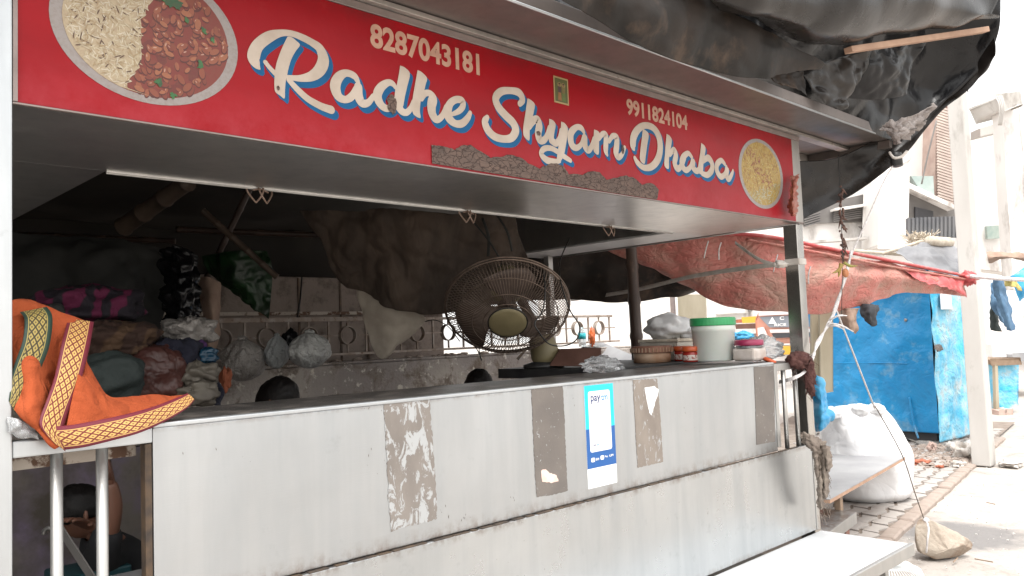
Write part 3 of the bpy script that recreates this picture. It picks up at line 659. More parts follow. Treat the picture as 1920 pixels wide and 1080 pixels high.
letter(*Z3, [[(1478, 700, 45), (1520, 645, 55), (1560, 655, 62), (1562, 740, 70), (1560, 840, 65), (1578, 895, 30)], [(1600, 730, 45), (1640, 670, 55), (1690, 685, 65), (1690, 780, 75), (1682, 865, 75), (1710, 920, 62), (1755, 885, 50), (1785, 805, 42)]],
       [[(1420, 590), (1460, 605), (1488, 640), (1480, 740), (1475, 885), (1422, 860), (1410, 780), (1415, 680)]])
letter(*Z4, [[(140, 530, 10), (125, 490, 58), (130, 410, 65), (170, 340, 55), (230, 307, 45), (302, 328, 50), (350, 400, 60), (365, 500, 60), (345, 600, 60), (290, 668, 50), (220, 678, 42), (165, 635, 42), (140, 592, 30)]],
       [[(212, 335), (262, 380), (250, 480), (237, 580), (226, 645), (187, 610), (190, 520), (202, 420)]])
letter(*Z4, [[(450, 565, 30), (482, 522, 42), (502, 570, 50), (492, 640, 50), (520, 688, 45), (558, 650, 38), (580, 590, 35)]],
       [[(420, 380), (450, 400), (467, 440), (455, 520), (442, 600), (440, 688), (402, 660), (406, 560), (413, 460)]])
letter(*Z4, [[(642, 585, 28), (610, 552, 35), (565, 590, 48), (555, 650, 50), (590, 700, 40), (632, 668, 35), (645, 610, 25)], [(655, 630, 48), (657, 680, 48), (690, 708, 40), (722, 670, 34)]])
letter(*Z4, [[(740, 625, 30), (785, 592, 45), (820, 640, 45), (818, 700, 48), (780, 742, 40), (735, 730, 35)]],
       [[(725, 460), (763, 500), (755, 580), (745, 640), (737, 735), (697, 715), (702, 640), (715, 560)]])
letter(*Z4, [[(932, 645, 28), (902, 615, 35), (865, 650, 45), (865, 710, 45), (900, 758, 40), (938, 730, 35), (947, 670, 25)], [(955, 700, 42), (950, 755, 42), (970, 778, 38), (998, 730, 28), (1005, 702, 18)]])
def text(s, corners, material, parent, y=None, off=.02, name='digit', space=1.0, lift=0):
    """print s inside the quad (world x0, x1, z0, z1) of the plane y"""
    x0, x1, z0, z1 = corners; y = y if y is not None else YF - .0045
    cu = bpy.data.curves.new('t', 'FONT'); cu.body = s; cu.size = 1; cu.offset = off; cu.space_character = space
    to = bpy.data.objects.new('t', cu); col.objects.link(to); dg = bpy.context.evaluated_depsgraph_get(); dg.update(); me = to.evaluated_get(dg).to_mesh()
    vs = [v.co.copy() for v in me.vertices]; fs = [tuple(p.vertices) for p in me.polygons]; to.evaluated_get(dg).to_mesh_clear()
    bpy.data.objects.remove(to); bpy.data.curves.remove(cu)
    a0, a1 = min(v.x for v in vs), max(v.x for v in vs); b0, b1 = min(v.y for v in vs), max(v.y for v in vs)
    mb = MB(); mb.add([(x0 + (v.x - a0) / (a1 - a0) * (x1 - x0), y, z0 + (v.y - b0) / (b1 - b0) * (z1 - z0)) for v in vs], fs)
    return build(name, mb, material, parent)
text('8287043181', (1.517, 2.005, 2.478 + .006, 2.552 + .016), 'digit', sb, off=.035, name='phone_number')
text('9911824104', (2.895, 3.38, 2.486, 2.562), 'digit', sb, off=.035, name='phone_number')
# peeled strip of old adhesive along the board's foot
ol = [(807, 272), (822, 275), (835, 275), (850, 282), (862, 274), (880, 273), (900, 286), (918, 296), (935, 294), (955, 291), (972, 295), (988, 306), (1010, 316), (1025, 309), (1042, 306), (1056, 314), (1064, 327), (1090, 328), (1105, 321), (1122, 323), (1135, 337), (1155, 334), (1172, 329), (1190, 336), (1202, 347), (1213, 343), (1225, 347), (1233, 356), (1230, 376.5), (1190, 370), (1100, 354), (1000, 338), (900, 322), (808, 307)]
pp = [Vector((PY(x, y).x, 0, PY(x, y).z)) for x, y in ol]
pts = []
for i in range(len(pp)):
    a, b = pp[i], pp[(i + 1) % len(pp)]
    for k in range(3):
        q = a.lerp(b, k / 3)
        if i < 26: q.z += .006 * noise.noise(q * 60)
        q.z = max(q.z, ZS + .004); pts.append((q.x, YF - .0062, q.z))
build('adhesive_patch', MB().poly(pts), 'cracked', sb, solid=.001)
for (sx, sy, sw, shh) in ((735, 195, 8, 14), (522, 165, 2, 3), (1010, 250, 5, 4), (1168, 280, 4, 9)):
    c = PY(sx, sy, YF - .0066); k = .0024
    build('chipped_spot', MB().poly([(c.x + math.cos(a) * sw * k * (1 + .6 * noise.noise(Vector((a * 3, sx, 0)))), c.y, c.z + math.sin(a) * shh * k * (1 + .6 * noise.noise(Vector((a * 3, sy, 5))))) for a in [2 * math.pi * i / 22 for i in range(22)]]), 'cracked', sb)
# printed dishes
def ell(cx, cz, rx, rz, y, n=64, rot=0, a0=0, a1=2 * math.pi, jag=0, sd=0):
    o = []
    for i in range(n):
        a = a0 + (a1 - a0) * i / n; k = 1 + jag * noise.noise(Vector((math.cos(a) * 3 + sd, math.sin(a) * 3, sd)))
        x, z = rx * math.cos(a) * k, rz * math.sin(a) * k; o.append((cx + x * math.cos(rot) - z * math.sin(rot), y, cz + x * math.sin(rot) + z * math.cos(rot)))
    return o
def dish(cx, cz, rx, rz, kind):
    mb = MB(); y = YF - .0042; rnd = random.Random(kind); lay = [0]
    def put(o, c): mb.cur = c; mb.poly([(p[0], y - lay[0], p[2]) for p in o]); lay[0] += .0000015
    put(ell(cx, cz, rx, rz, y), (.40, .36, .34)); lay[0] += .0001
    ix, iz = rx * .88, rz * .90
    ins = lambda x, z: ((x - cx) / ix) ** 2 + ((z - cz) / iz) ** 2 < .93
    if kind == 1:
        put(ell(cx, cz, ix, iz, y), (.235, .028, .016)); lay[0] += .0001
        bx = lambda z: cx - .02 + .06 * noise.noise(Vector((z * 9, 0, 2))) + (z - cz) * .25
        for _ in range(34):   # sauce tones
            x, z = rnd.uniform(cx - ix, cx + ix), rnd.uniform(cz - iz, cz + iz)
            if ins(x, z) and ins(x + .03, z) and ins(x - .03, z) and ins(x, z + .02) and ins(x, z - .02): put(ell(x, z, .03, .014, y, 18, rnd.uniform(0, 3), jag=.5, sd=_), rnd.choice([(.29, .035, .018), (.17, .018, .012), (.26, .05, .02)]))
        n = 0
        while n < 190:
            x, z = rnd.uniform(cx - ix, cx + ix), rnd.uniform(cz - iz, cz + iz)
            if x < bx(z) or not ins(x, z): continue
            r = rnd.uniform(.008, .017); a = rnd.uniform(0, 3.1); n += 1
            put(ell(x, z - .003, r * 1.1, r * .62, y, 14, a), (.10, .012, .008))
            put(ell(x, z, r, r * .52, y, 14, a), rnd.choice([(.30, .07, .03), (.36, .10, .045), (.24, .04, .02), (.42, .14, .06)]))
            if n % 3 == 0: put(ell(x - r * .2, z + r * .2, r * .35, r * .12, y, 8, a), (.60, .34, .25))
        lay[0] += .0001
        o = [(cx - .02, cz + iz * .99)]; o = []
        for i in range(30):
            z = cz - iz + 2 * iz * i / 29
            w_ = ix * math.sqrt(max(0, 1 - ((z - cz) / iz) ** 2)); o.append((min(max(bx(z) + .012 * noise.noise(Vector((z * 60, 1, 1))), cx - w_), cx + w_), z, cx - w_))
        put([(a, 0, z) for a, z, b in o] + [(b, 0, z) for a, z, b in reversed(o)], (.60, .48, .31)); lay[0] += .0001
        n = 0
        while n < 900:
            x, z = rnd.uniform(cx - ix, cx + ix), rnd.uniform(cz - iz, cz + iz)
            if x > bx(z) or not ins(x, z): continue
            n += 1; put(ell(x, z, rnd.uniform(.007, .013), .0016, y, 6, rnd.uniform(0, 3.1)), rnd.choice([(.74, .64, .45), (.66, .55, .36), (.50, .37, .20), (.80, .71, .54)]) if n % 13 else (.11, .055, .03))
        leaves = [(cx + .03, cz + .125, .05), (cx + .055, cz + .095, .04), (cx + .01, cz + .16, .04), (cx + .14, cz - .06, .018), (cx + .02, cz - .13, .018), (cx + .06, cz - .16, .016), (cx + .15, cz + .04, .014), (cx + .17, cz + .02, .012), (cx + .10, cz + .06, .012)]
        for q, (x, z, r) in enumerate(leaves):
            for k in range(3): put(ell(x + rnd.uniform(-r, r) * .4, z + rnd.uniform(-r, r) * .4, r * .55, r * .3, y, 18, rnd.uniform(0, 3), jag=.9, sd=q + k * 3), rnd.choice([(.02, .17, .04), (.03, .24, .06), (.015, .10, .03)]))
    else:
        put(ell(cx, cz, ix, iz, y), (.55, .37, .08)); lay[0] += .0001
        n = 0
        while n < 700:
            x, z = rnd.uniform(cx - ix, cx + ix), rnd.uniform(cz - iz, cz + iz)
            if not ins(x, z): continue
            n += 1; t = (z - cz) / iz - (x - cx) / ix * .3
            pal = [(.62, .60, .44), (.56, .52, .30), (.46, .36, .14)] if t < -.45 else [(.62, .40, .06), (.54, .30, .05), (.68, .52, .16), (.40, .20, .04)]
            d = abs((x - cx) / ix * .8 + (z - cz) / iz * .75 - .05 * math.sin(z * 60))
            if d < .22 and t > -.5 and n % 3: pal = [(.36, .09, .03), (.28, .06, .03), (.42, .15, .05)]
            put(ell(x, z, rnd.uniform(.009, .018), .0024, y, 6, rnd.uniform(0, 3.1)), rnd.choice(pal))
    return build('food_picture', mb, 'print', sb)
dish(.805, 2.362, .247, .196, 1); dish(4.088, 2.352, .243, .194, 2)
# small sticker with two standing figures, kept plain
s_ = build('small_sticker', MB().box((2.40 + .0, YF - .0052, 0), (2.4, YF - .0044, 0)) if False else MB().box((PY(1036, 150).x, YF - .0052, PY(1050, 195).z), (PY(1063, 150).x, YF - .0044, PY(1050, 146).z)), mat('gold edged sticker', (.36, .26, .12), rough=.4), sb)
x0, x1, z0, z1 = PY(1038, 150).x, PY(1061, 150).x, PY(1050, 192).z, PY(1050, 149).z
fg = MB(); yy = YF - .0056
fg.cur = (.13, .15, .05); fg.add([(x0, yy, z0), (x1, yy, z0), (x1, yy, z1), (x0, yy, z1)], [(0, 1, 2, 3)])
for k, (u, c1, c2) in enumerate(((.36, (.42, .20, .08), (.10, .06, .07)), (.68, (.16, .24, .07), (.26, .20, .08)))):
    cx = x0 + u * (x1 - x0); H = z1 - z0; W_ = x1 - x0
    fg.cur = (.42, .33, .14); fg.poly(ell(cx, z0 + .74 * H, W_ * .16, H * .11, yy - .0002 - k * .0001, 14))
    fg.cur = c2; fg.poly([(cx - .14 * W_, yy - .0004 - k * .0001, z0 + .66 * H), (cx + .14 * W_, yy - .0004 - k * .0001, z0 + .66 * H), (cx + .10 * W_, yy - .0004 - k * .0001, z0 + .38 * H), (cx - .10 * W_, yy - .0004 - k * .0001, z0 + .38 * H)])
    fg.cur = c1; fg.poly([(cx - .11 * W_, yy - .0006 - k * .0001, z0 + .40 * H), (cx + .11 * W_, yy - .0006 - k * .0001, z0 + .40 * H), (cx + .15 * W_, yy - .0006 - k * .0001, z0 + .06 * H), (cx - .15 * W_, yy - .0006 - k * .0001, z0 + .06 * H)])
    fg.cur = (.34, .19, .12); fg.poly(ell(cx, z0 + .74 * H, W_ * .075, H * .06, yy - .0008 - k * .0001, 12))
    fg.cur = (.04, .02, .02); fg.poly(ell(cx, z0 + .785 * H, W_ * .08, H * .03, yy - .001 - k * .0001, 12))
build('sticker_print', fg, 'print', sb)

# tape residues and the payment sticker on the front panel
def rpatch(pts, material, jag=.004, name='tape_residue', y=YF - .0008, th=.0006):
    W_ = [Vector((PY(*p).x, 0, PY(*p).z)) for p in pts]; o = []
    for i in range(len(W_)):
        a, b = W_[i], W_[(i + 1) % len(W_)]; n = max(3, int((b - a).length / .008))
        for k in range(n):
            q = a.lerp(b, k / n); q.x += jag * noise.noise(q * 90); q.z += jag * noise.noise(q * 90 + Vector((9, 9, 9))); o.append((q.x, y, q.z))
    return build(name, MB().poly(o), material, fp, solid=th)
rpatch([(719, 756), (740, 754), (760, 748), (785, 750), (805, 744), (809, 800), (815, 880), (820, 972), (795, 980), (760, 988), (733, 997), (728, 930), (724, 850)], 'residue_scratched', .006)
rpatch([(996, 731), (1010, 726), (1055, 724), (1058, 780), (1061, 860), (1064, 920), (1035, 928), (1006, 932), (1002, 870), (999, 800)], 'residue_dark')
rpatch([(1186, 712), (1232, 710), (1238, 780), (1243, 866), (1218, 872), (1195, 877), (1191, 800)], 'residue_tan')
rpatch([(1413, 688), (1450, 686), (1452, 760), (1453, 828), (1418, 834), (1416, 760)], 'residue_dark', .002)
rpatch([(1208, 727), (1226, 724), (1234, 731), (1232, 742), (1227, 756), (1221, 779), (1217, 774), (1212, 750)], 'paper', .003, 'torn_paper', YF - .0018)
rpatch([(1014, 883), (1022, 879), (1030, 887), (1043, 891), (1047, 903), (1033, 905), (1016, 903)], 'torn_pink', .004, 'torn_paper', YF - .0018)
a, b = PY(1094, 722), PY(1155, 912); SX0, SX1, SZ0, SZ1 = a.x + .001, a.x + .188, .872, 1.291
sk = build('payment_sticker', MB().box((SX0, YF - .0012, SZ0), (SX1, YF - .0003, SZ1)), 'paper', fp)
def su(u, v): return (SX0 + u * (SX1 - SX0), SZ0 + v * (SZ1 - SZ0))
def flat(u0, v0, u1, v1, material, lift, name, rad=0):
    x0, z0 = su(u0, v0); x1, z1 = su(u1, v1)
    if rad:
        o = []
        for cx, cz, a0 in ((x1 - rad, z1 - rad, 0), (x0 + rad, z1 - rad, 90), (x0 + rad, z0 + rad, 180), (x1 - rad, z0 + rad, 270)):
            for i in range(6): o.append((cx + rad * math.cos(R(a0 + 18 * i)), YF - .0012 - lift, cz + rad * math.sin(R(a0 + 18 * i))))
    else: o = [(x0, YF - .0012 - lift, z0), (x1, YF - .0012 - lift, z0), (x1, YF - .0012 - lift, z1), (x0, YF - .0012 - lift, z1)]
    mb = MB().poly(o); return mb
pr = {}
for nm, arg, mt in (('sticker_top', (0, .575, 1, 1, None, .0003), 'cyan'), ('sticker_band', (0, .19, 1, .575, None, .00033), 'navy'), ('sticker_window', (.12, .345, .87, .94, None, .0006), 'paper')):
    build(nm, flat(*arg, '', rad=.010 if 'window' in nm else 0), mt, fp)
ty = YF - .0021
def stxt(s, u0, v0, u1, v1, mt, off=.02): x0, z0 = su(u0, v0); x1, z1 = su(u1, v1); text(s, (x0, x1, z0, z1), mt, fp, y=ty, off=off, name='sticker_text')
stxt('pay', .20, .815, .54, .895, 'ink', .02); stxt('tm', .56, .840, .79, .897, 'ink_cyan', .02)
stxt('Accepted Here', .22, .765, .78, .792, 'ink_grey', .0)
stxt('pay', .22, .392, .33, .42, 'ink', .015); stxt('tm', .34, .398, .43, .42, 'ink_cyan', .015); stxt('UPI', .62, .398, .78, .418, 'ink_grey', .02)
stxt('BHIM', .29, .258, .40, .282, 'paper', .02); stxt('Pay', .60, .268, .71, .290, 'paper', .02); stxt('UPI', .76, .270, .90, .292, 'paper', .02)
build('sticker_print', flat(.13, .250, .26, .292, None, .0009, '', rad=.006), 'paper', fp); build('sticker_print', flat(.45, .256, .57, .298, None, .0009, '', rad=.006), 'paper', fp)
# scuffs
sc_ = MB(); rnd = random.Random(3)
for (cx, cy, n, sp) in ((720, 870, 14, 60), (960, 935, 3, 6), (700, 760, 8, 20), (870, 970, 8, 12), (1120, 780, 10, 120), (400, 870, 4, 90), (290, 800, 9, 14), (820, 960, 10, 25), (1330, 800, 6, 60)):
    for _ in range(n):
        c = PY(cx + rnd.uniform(-sp, sp), cy + rnd.uniform(-sp, sp) * .5, YF - .0006)
        if not (.84 < c.z < 1.296 and .82 < c.x < 4.08): continue
        l = rnd.uniform(.001, .006); aa = rnd.uniform(1.1, 2.0); d_ = Vector((math.cos(aa), 0, math.sin(aa))) * l; n_ = Vector((-d_.z, 0, d_.x)) * .18
        sc_.add([c - d_, c + n_, c + d_, c - n_], [(0, 1, 2, 3)])
build('scuff_mark', sc_, 'dark_iron', fp, kind='stuff')
# hooks on the inner edge
def hook(px, py, dup=None):
    c = P(px, py, 1, 2.868); h = thing('wire_hook', '', 'hook', (c.x, 2.868, ZS - .004), 'double wire hooks hanging under the soffit')
    for dx, tw in ((-.022, -.25), (.022, .25)):
        pts = [(-.03, 0, .004), (-.026, -.010, -.02), (-.004, -.015, -.052), (.004, -.013, -.052), (.028, -.008, -.02), (.034, .0, .004)]
        pts = [Vector((c.x + dx + x * math.cos(tw) , 2.862 + y + x * math.sin(tw), ZS - .006 + z)) for x, y, z in pts]
        build('prong', MB().tube(curve(pts, 18), .0038, 6), 'rod', h, smooth=True)
    build('twist', MB().tube(curve([(c.x - .03, 2.858, ZS - .014), (c.x, 2.853, ZS - .008), (c.x + .035, 2.858, ZS - .018)], 8), .0034, 6), 'rod', h, smooth=True)
    return h
hk = [hook(485, 350), hook(875, 400), hook(1140, 428)]
for o, l in zip(hk, ('tangled wire hook under the soffit, nearest to the left post', 'double wire hook hanging above the fan', 'double wire hook nearest to the right end of the soffit')): o['label'] = l

# ------------------------------------------------------------------ black tarpaulin over the canopy
tp = thing('black_tarpaulin', 'black plastic tarpaulin bulging over the canopy edge and sagging to the right', 'tarpaulin', (4.2, 2.6, 2.7))
sheet('inner_fold', dgrid([[(880, -140, 2.75), (1180, -200, 3.3), (1500, -260, 3.95), (1750, -220, 4.55), (1890, -120, 4.75)],
    [(940, -30, 2.8), (1220, -40, 3.4), (1520, -30, 4.1), (1740, -20, 4.75), (1876, 0, 4.8)],
    [(1010, 10, 2.9), (1290, 60, 3.6), (1540, 90, 4.3), (1730, 90, 4.95), (1868, 70, 4.85)],
    [(1100, 46, 3.05), (1350, 120, 3.8), (1560, 170, 4.5), (1720, 165, 5.05), (1838, 128, 4.95)],
    [(1180, 76, 3.2), (1400, 158, 4.0), (1600, 236, 4.75), (1690, 262, 5.0), (1752, 205, 5.05)]]), 'tarp_inner', tp, 110, 80, .03, 2.2, .032, 2)
sheet('brown_flap', dgrid([[(1000, -70, 2.62), (1120, -80, 2.85), (1230, -60, 3.1), (1325, -5, 3.3), (1440, 58, 3.62), (1545, 118, 4.0)],
    [(1020, -40, 2.6), (1120, -30, 2.8), (1220, 20, 3.0), (1320, 50, 3.3), (1430, 95, 3.6), (1541, 120, 4.0)],
    [(1040, -4, 2.66), (1110, 32, 2.86), (1195, 84, 3.05), (1300, 124, 3.35), (1420, 146, 3.66), (1537, 124, 4.02)]]), 'tarp_brown', tp, 70, 26, .02, 5, .02, 5)
sheet('outer_fold', dgrid([[(1250, -160, 3.0), (1420, -220, 3.4), (1600, -240, 3.8), (1760, -200, 4.2), (1890, -130, 4.5)],
    [(1290, -70, 3.05), (1440, -90, 3.35), (1600, -100, 3.75), (1760, -80, 4.1), (1885, -30, 4.45)],
    [(1325, -8, 3.15), (1450, -5, 3.3), (1600, -10, 3.6), (1740, 0, 4.0), (1872, 30, 4.42)],
    [(1345, 20, 3.3), (1450, 45, 3.42), (1560, 60, 3.65), (1700, 55, 4.1), (1862, 45, 4.5)],
    [(1360, 26, 3.5), (1410, 42, 3.6), (1520, 78, 3.82), (1612, 74, 4.1), (1706, 66, 4.3)]]), 'tarp', tp, 110, 80, .045, 1.7, .010, 8)
sheet('end_drape', dgrid([[(1455, 300, 4.95), (1560, 298, 5.05), (1640, 262, 5.1), (1720, 200, 5.12), (1800, 140, 5.0), (1866, 60, 4.85)],
    [(1470, 350, 5.0), (1570, 330, 5.08), (1660, 282, 5.12), (1735, 212, 5.1), (1815, 160, 4.98), (1868, 85, 4.84)],
    [(1480, 390, 5.05), (1580, 352, 5.1), (1672, 292, 5.1), (1750, 218, 5.06), (1828, 158, 4.96), (1866, 105, 4.85)],
    [(1490, 418, 5.05), (1600, 362, 5.08), (1690, 296, 5.08), (1760, 214, 5.04), (1840, 146, 4.95), (1864, 112, 4.88)]]), 'tarp', tp, 80, 30, .03, 2.6, .02, 11)
sheet('grey_scrap', dgrid([[(1648, 240, 4.72), (1680, 226, 4.7), (1712, 216, 4.72), (1752, 192, 4.8)], [(1652, 246, 4.7), (1676, 246, 4.66), (1700, 248, 4.7), (1738, 222, 4.78)], [(1676, 262, 4.72), (1684, 268, 4.7), (1690, 262, 4.72), (1722, 240, 4.8)]]), 'silver', tp, 30, 20, .03, 14, .05, 3)
sheet('torn_scrap', dgrid([[(1436, 146, 3.85), (1470, 138, 3.95), (1506, 134, 4.05)], [(1450, 152, 3.86), (1480, 160, 3.95), (1508, 158, 4.02)], [(1462, 156, 3.88), (1490, 168, 3.95), (1511, 180, 4.0)]]), 'tarp_brown', tp, 20, 14, .012, 12, .02, 4)
sheet('inner_scrap', dgrid([[(1500, 132, 4.2), (1560, 112, 4.3), (1635, 92, 4.4)], [(1520, 165, 4.25), (1575, 160, 4.32), (1618, 140, 4.4)], [(1548, 196, 4.3), (1580, 206, 4.35), (1590, 182, 4.4)]]), 'tarp', tp, 24, 20, .02, 8, .03, 6)
sheet('glossy_scrap', dgrid([[(1636, 94, 4.42), (1680, 84, 4.5), (1735, 80, 4.6)], [(1618, 140, 4.45), (1665, 145, 4.5), (1712, 120, 4.6)], [(1586, 184, 4.5), (1640, 188, 4.55), (1700, 176, 4.65)]]), 'silver' if False else 'tarp_inner', tp, 40, 36, .015, 6, .02, 9)
bt = thing('wooden_batten', 'bare wooden batten holding up the torn black tarpaulin', 'wooden batten', D(1725, 75, 4.4))
build('batten', MB().beam(D(1590, 94, 3.95), D(1848, 56, 4.62), .045, .030), 'wood_pale', bt, bev=.003)
# black cup shaped end on a cord
cp = thing('plastic_cup', 'small black plastic cap tied under the sagging tarpaulin', 'cap', D(1681, 300, 4.9))
build('cap', MB().lathe([(.0, 0), (.034, .0), (.036, .075), (.03, .08)], D(1682, 311, 4.9), (.1, .1, 1), 14), 'black', cp, smooth=True)
build('tie', MB().tube(curve([D(1668, 286, 4.92), D(1676, 296, 4.88), D(1690, 294, 4.88), D(1700, 284, 4.92)], 10), .009, 6), 'strap', cp, smooth=True)

# cords and ropes on the right
def cord(name, label, cat, pts, r, mt, n=40, flat=1, group=None):
    mb = MB().tube(curve(pts, n), r, 7, flat=flat); o = build(name, mb, mt, smooth=True); return tag(o, label, cat, group)
cord('guy_string', 'thin pale cord running from the tarpaulin down to the right post', 'cord', [D(1680, 300, 4.9), D(1655, 345, 4.9), D(1622, 420, 4.88), D(1600, 470, 4.86), D(1583, 520, 4.84), D(1570, 575, 4.8), D(1554, 610, 4.76)], .0045, 'string')
rp = thing('twisted_strap_rope', 'white plastic strips twisted into a rope round the right post', 'rope', D(1540, 640, 4.7))
for k in range(4):
    o_ = k * 1.5 - 2.2
    build('strand', MB().tube(curve([D(1598 - k, 470, 4.86), D(1586 + o_, 515, 4.83), D(1569 - o_, 570, 4.8), D(1553 + o_, 608, 4.76), D(1535 - o_ * 1.5, 640, 4.72), D(1524 + o_, 668, 4.66), D(1510 + o_, 695, 4.56), D(1490, 708 + o_, 4.5), D(1462, 716 + o_, 4.6)], 50), .0068, 6, flat=.6), 'string', rp, smooth=True)
for a_, b_ in (((1553, 606), (1600, 622)), ((1556, 600), (1588, 592)), ((1556, 612), (1582, 618))):
    build('loose_end', MB().tube(curve([D(*a_, 4.74), D((a_[0] + b_[0]) / 2, (a_[1] + b_[1]) / 2 - 4, 4.7), D(*b_, 4.72)], 10), [.006] * 8 + [.003] * 3, 6), 'string', rp, smooth=True)
cord('slanting_string', 'taut pale string slanting across the blue shed down to the white sack', 'string', [D(1566, 576, 5.0), D(1640, 765, 5.6)], .006, 'string', 6)
cord('stone_string', 'thin string tied to the tan stone on the ground', 'string', [D(1640, 760, 5.6), D(1690, 850, 5.5), D(1714, 920, 5.4), D(1733, 975, 5.28)], .0035, 'dark_iron', 12)
# strap round the post and behind
stp = thing('grey_plastic_strap', 'grey plastic strap wound round the right post and pulled back across the opening', 'strap', PY(1480, 490))
build('wrap', MB().box((4.464, YF - .008, 1.862), (4.556, YF + .092, 1.900)), 'strap', stp, bev=.006)
build('knot', MB().blob(PY(1464, 495), (.045, .03, .02), .4, 4, 16, 10, 3), 'strap', stp, smooth=True)
def band(pts, w, mt, name, parent, n=24):
    c = curve(pts, n); mb = MB(); up = Vector((0, 0, 1)); mb.grid([[p + up * w / 2 for p in c], [p - up * w / 2 for p in c]]); return build(name, mb, mt, parent, smooth=True, solid=.0015)
band([PY(1462, 495), P(1380, 505, 1, 2.6), P(1290, 520, 1, 3.1), P(1180, 546, 1, 3.8), P(1070, 562, 1, 4.6)], .028, 'strap', 'tail', stp)
band([PY(1455, 497), P(1420, 485, 1, 2.35), P(1378, 455, 1, 2.6)], .022, 'strap', 'tail', stp, 10)

# dried chilli and lemon string
ch = thing('chilli_garland', 'dried black chilli and lemon garland hanging on a thread beside the right post', 'garland', D(1580, 480, 4.75))
build('thread', MB().tube([D(1572, 290, 5.0), D(1576, 380, 4.9), D(1580, 480, 4.75), D(1578, 590, 4.75)], .002, 5), 'cable', ch)
rnd = random.Random(5)
for i in range(34):
    t = i / 33; px = 1576 + t * 4 + rnd.uniform(-4, 4); py = 350 + t * 132; dd = 4.92 - .16 * t
    a = D(px, py, dd); dv = Vector((rnd.uniform(-1, 1) * .02, rnd.uniform(-1, 1) * .02, rnd.uniform(-.05, .02)))
    build('dried_chilli', MB().tube(curve([a, a + dv * .6 + Vector((0, 0, -.006)), a + dv * 1.1 + Vector((.004, 0, -.02))], 5), [.006, .0075, .0065, .005, .003, .001], 6), 'chilli', ch, smooth=True)
for (ax, ay, bx, by) in ((1582, 492, 1608, 498), (1580, 496, 1560, 512), (1576, 494, 1572, 520)):
    build('green_chilli', MB().tube(curve([D(ax, ay, 4.74), D((ax + bx) / 2, (ay + by) / 2 + 4, 4.73), D(bx, by, 4.72)], 8), [.009] * 5 + [.007, .005, .003, .001], 7), 'chilli_green', ch, smooth=True)
build('lemon', MB().blob(D(1585, 512, 4.74), (.02, .02, .026), .1, 2, 16, 10), 'lemon', ch, smooth=True)
# rusty foil strips at the sign's corner
fo = thing('foil_strip', 'crumpled rusty red strip stuck at the right corner of the signboard', 'foil strip', PY(1488, 370, 2.17))
sheet('strip', [[PY(1484, 335, 2.17), PY(1489, 330, 2.16), PY(1498, 326, 2.15)], [PY(1484, 360, 2.14), PY(1488, 360, 2.12), PY(1493, 356, 2.15)], [PY(1479, 385, 2.17), PY(1487, 390, 2.12), PY(1496, 385, 2.15)], [PY(1481, 402, 2.17), PY(1489, 405, 2.13), PY(1495, 398, 2.16)]], 'foilred', fo, 14, 30, .012, 30, .03, 1)
# coir scrubber & rags on post
cs = thing('coir_bundle', 'dark maroon coir bundle tied at the top of the right railing', 'coir bundle', D(1495, 700, 4.55))
build('bundle', MB().blob(D(1497, 676, 4.58), (.085, .06, .05), .3, 5, 24, 16, 3), 'coir', cs, smooth=True)
build('tail', MB().blob(D(1518, 705, 4.56), (.03, .03, .11), .35, 6, 20, 18, 8), 'coir', cs, smooth=True)
hb = MB(); rnd = random.Random(9)
for i in range(150):
    c = D(1497 + rnd.uniform(-20, 26), 676 + rnd.uniform(-10, 40), 4.55) if i % 2 else D(1518 + rnd.uniform(-6, 8), 705 + rnd.uniform(-24, 42), 4.54)
    d_ = Vector((rnd.uniform(-1, 1), rnd.uniform(-1, .2), rnd.uniform(-1, .7))) * .035; hb.tube([c, c + d_ * .5 + Vector((0, 0, .003)), c + d_], .0011, 3)
build('fibres', hb, 'coir', cs, kind='stuff')
rg = thing('frayed_rag', 'frayed beige rag knotted on the lower right corner of the stall', 'rag', D(1540, 900, 4.5))
sheet('knot_fold', dgrid([[(1500, 812, 4.5), (1520, 815, 4.42), (1545, 828, 4.45)], [(1502, 820, 4.46), (1525, 830, 4.36), (1550, 845, 4.42)], [(1504, 830, 4.48), (1526, 848, 4.36), (1550, 870, 4.42)]]), 'rag', rg, 24, 18, .01, 30, .03, 1)
for k, (x0, x1, yb, dz) in enumerate(((1522, 1534, 890, 0), (1528, 1542, 950, .03), (1536, 1550, 930, .01), (1540, 1556, 880, -.02))):
    sheet('strip', dgrid([[(x0, 835, 4.42 + dz), ((x0 + x1) / 2, 835, 4.36 + dz), (x1, 838, 4.42 + dz)], [(x0 + 3, (835 + yb) / 2, 4.42 + dz), ((x0 + x1) / 2 + 3, (835 + yb) / 2, 4.36 + dz), (x1 + 4, (835 + yb) / 2, 4.42 + dz)], [(x0 + 6, yb, 4.44 + dz), ((x0 + x1) / 2 + 5, yb + 6, 4.38 + dz), (x1 + 3, yb - 4, 4.43 + dz)]]), 'rag', rg, 12, 40, .008, 22, .015, k)
fb = MB(); rnd = random.Random(2)
for i in range(70):
    c = D(1536 + rnd.uniform(-5, 18), 925 + rnd.uniform(-50, 45), 4.41); d_ = Vector((rnd.uniform(-.5, 1) * .02, -.01, -rnd.uniform(.01, .045))); fb.tube([c, c + d_ * .5 + Vector((.006, 0, 0)), c + d_], .0012, 3)
build('fringe', fb, 'rag', rg, kind='stuff')

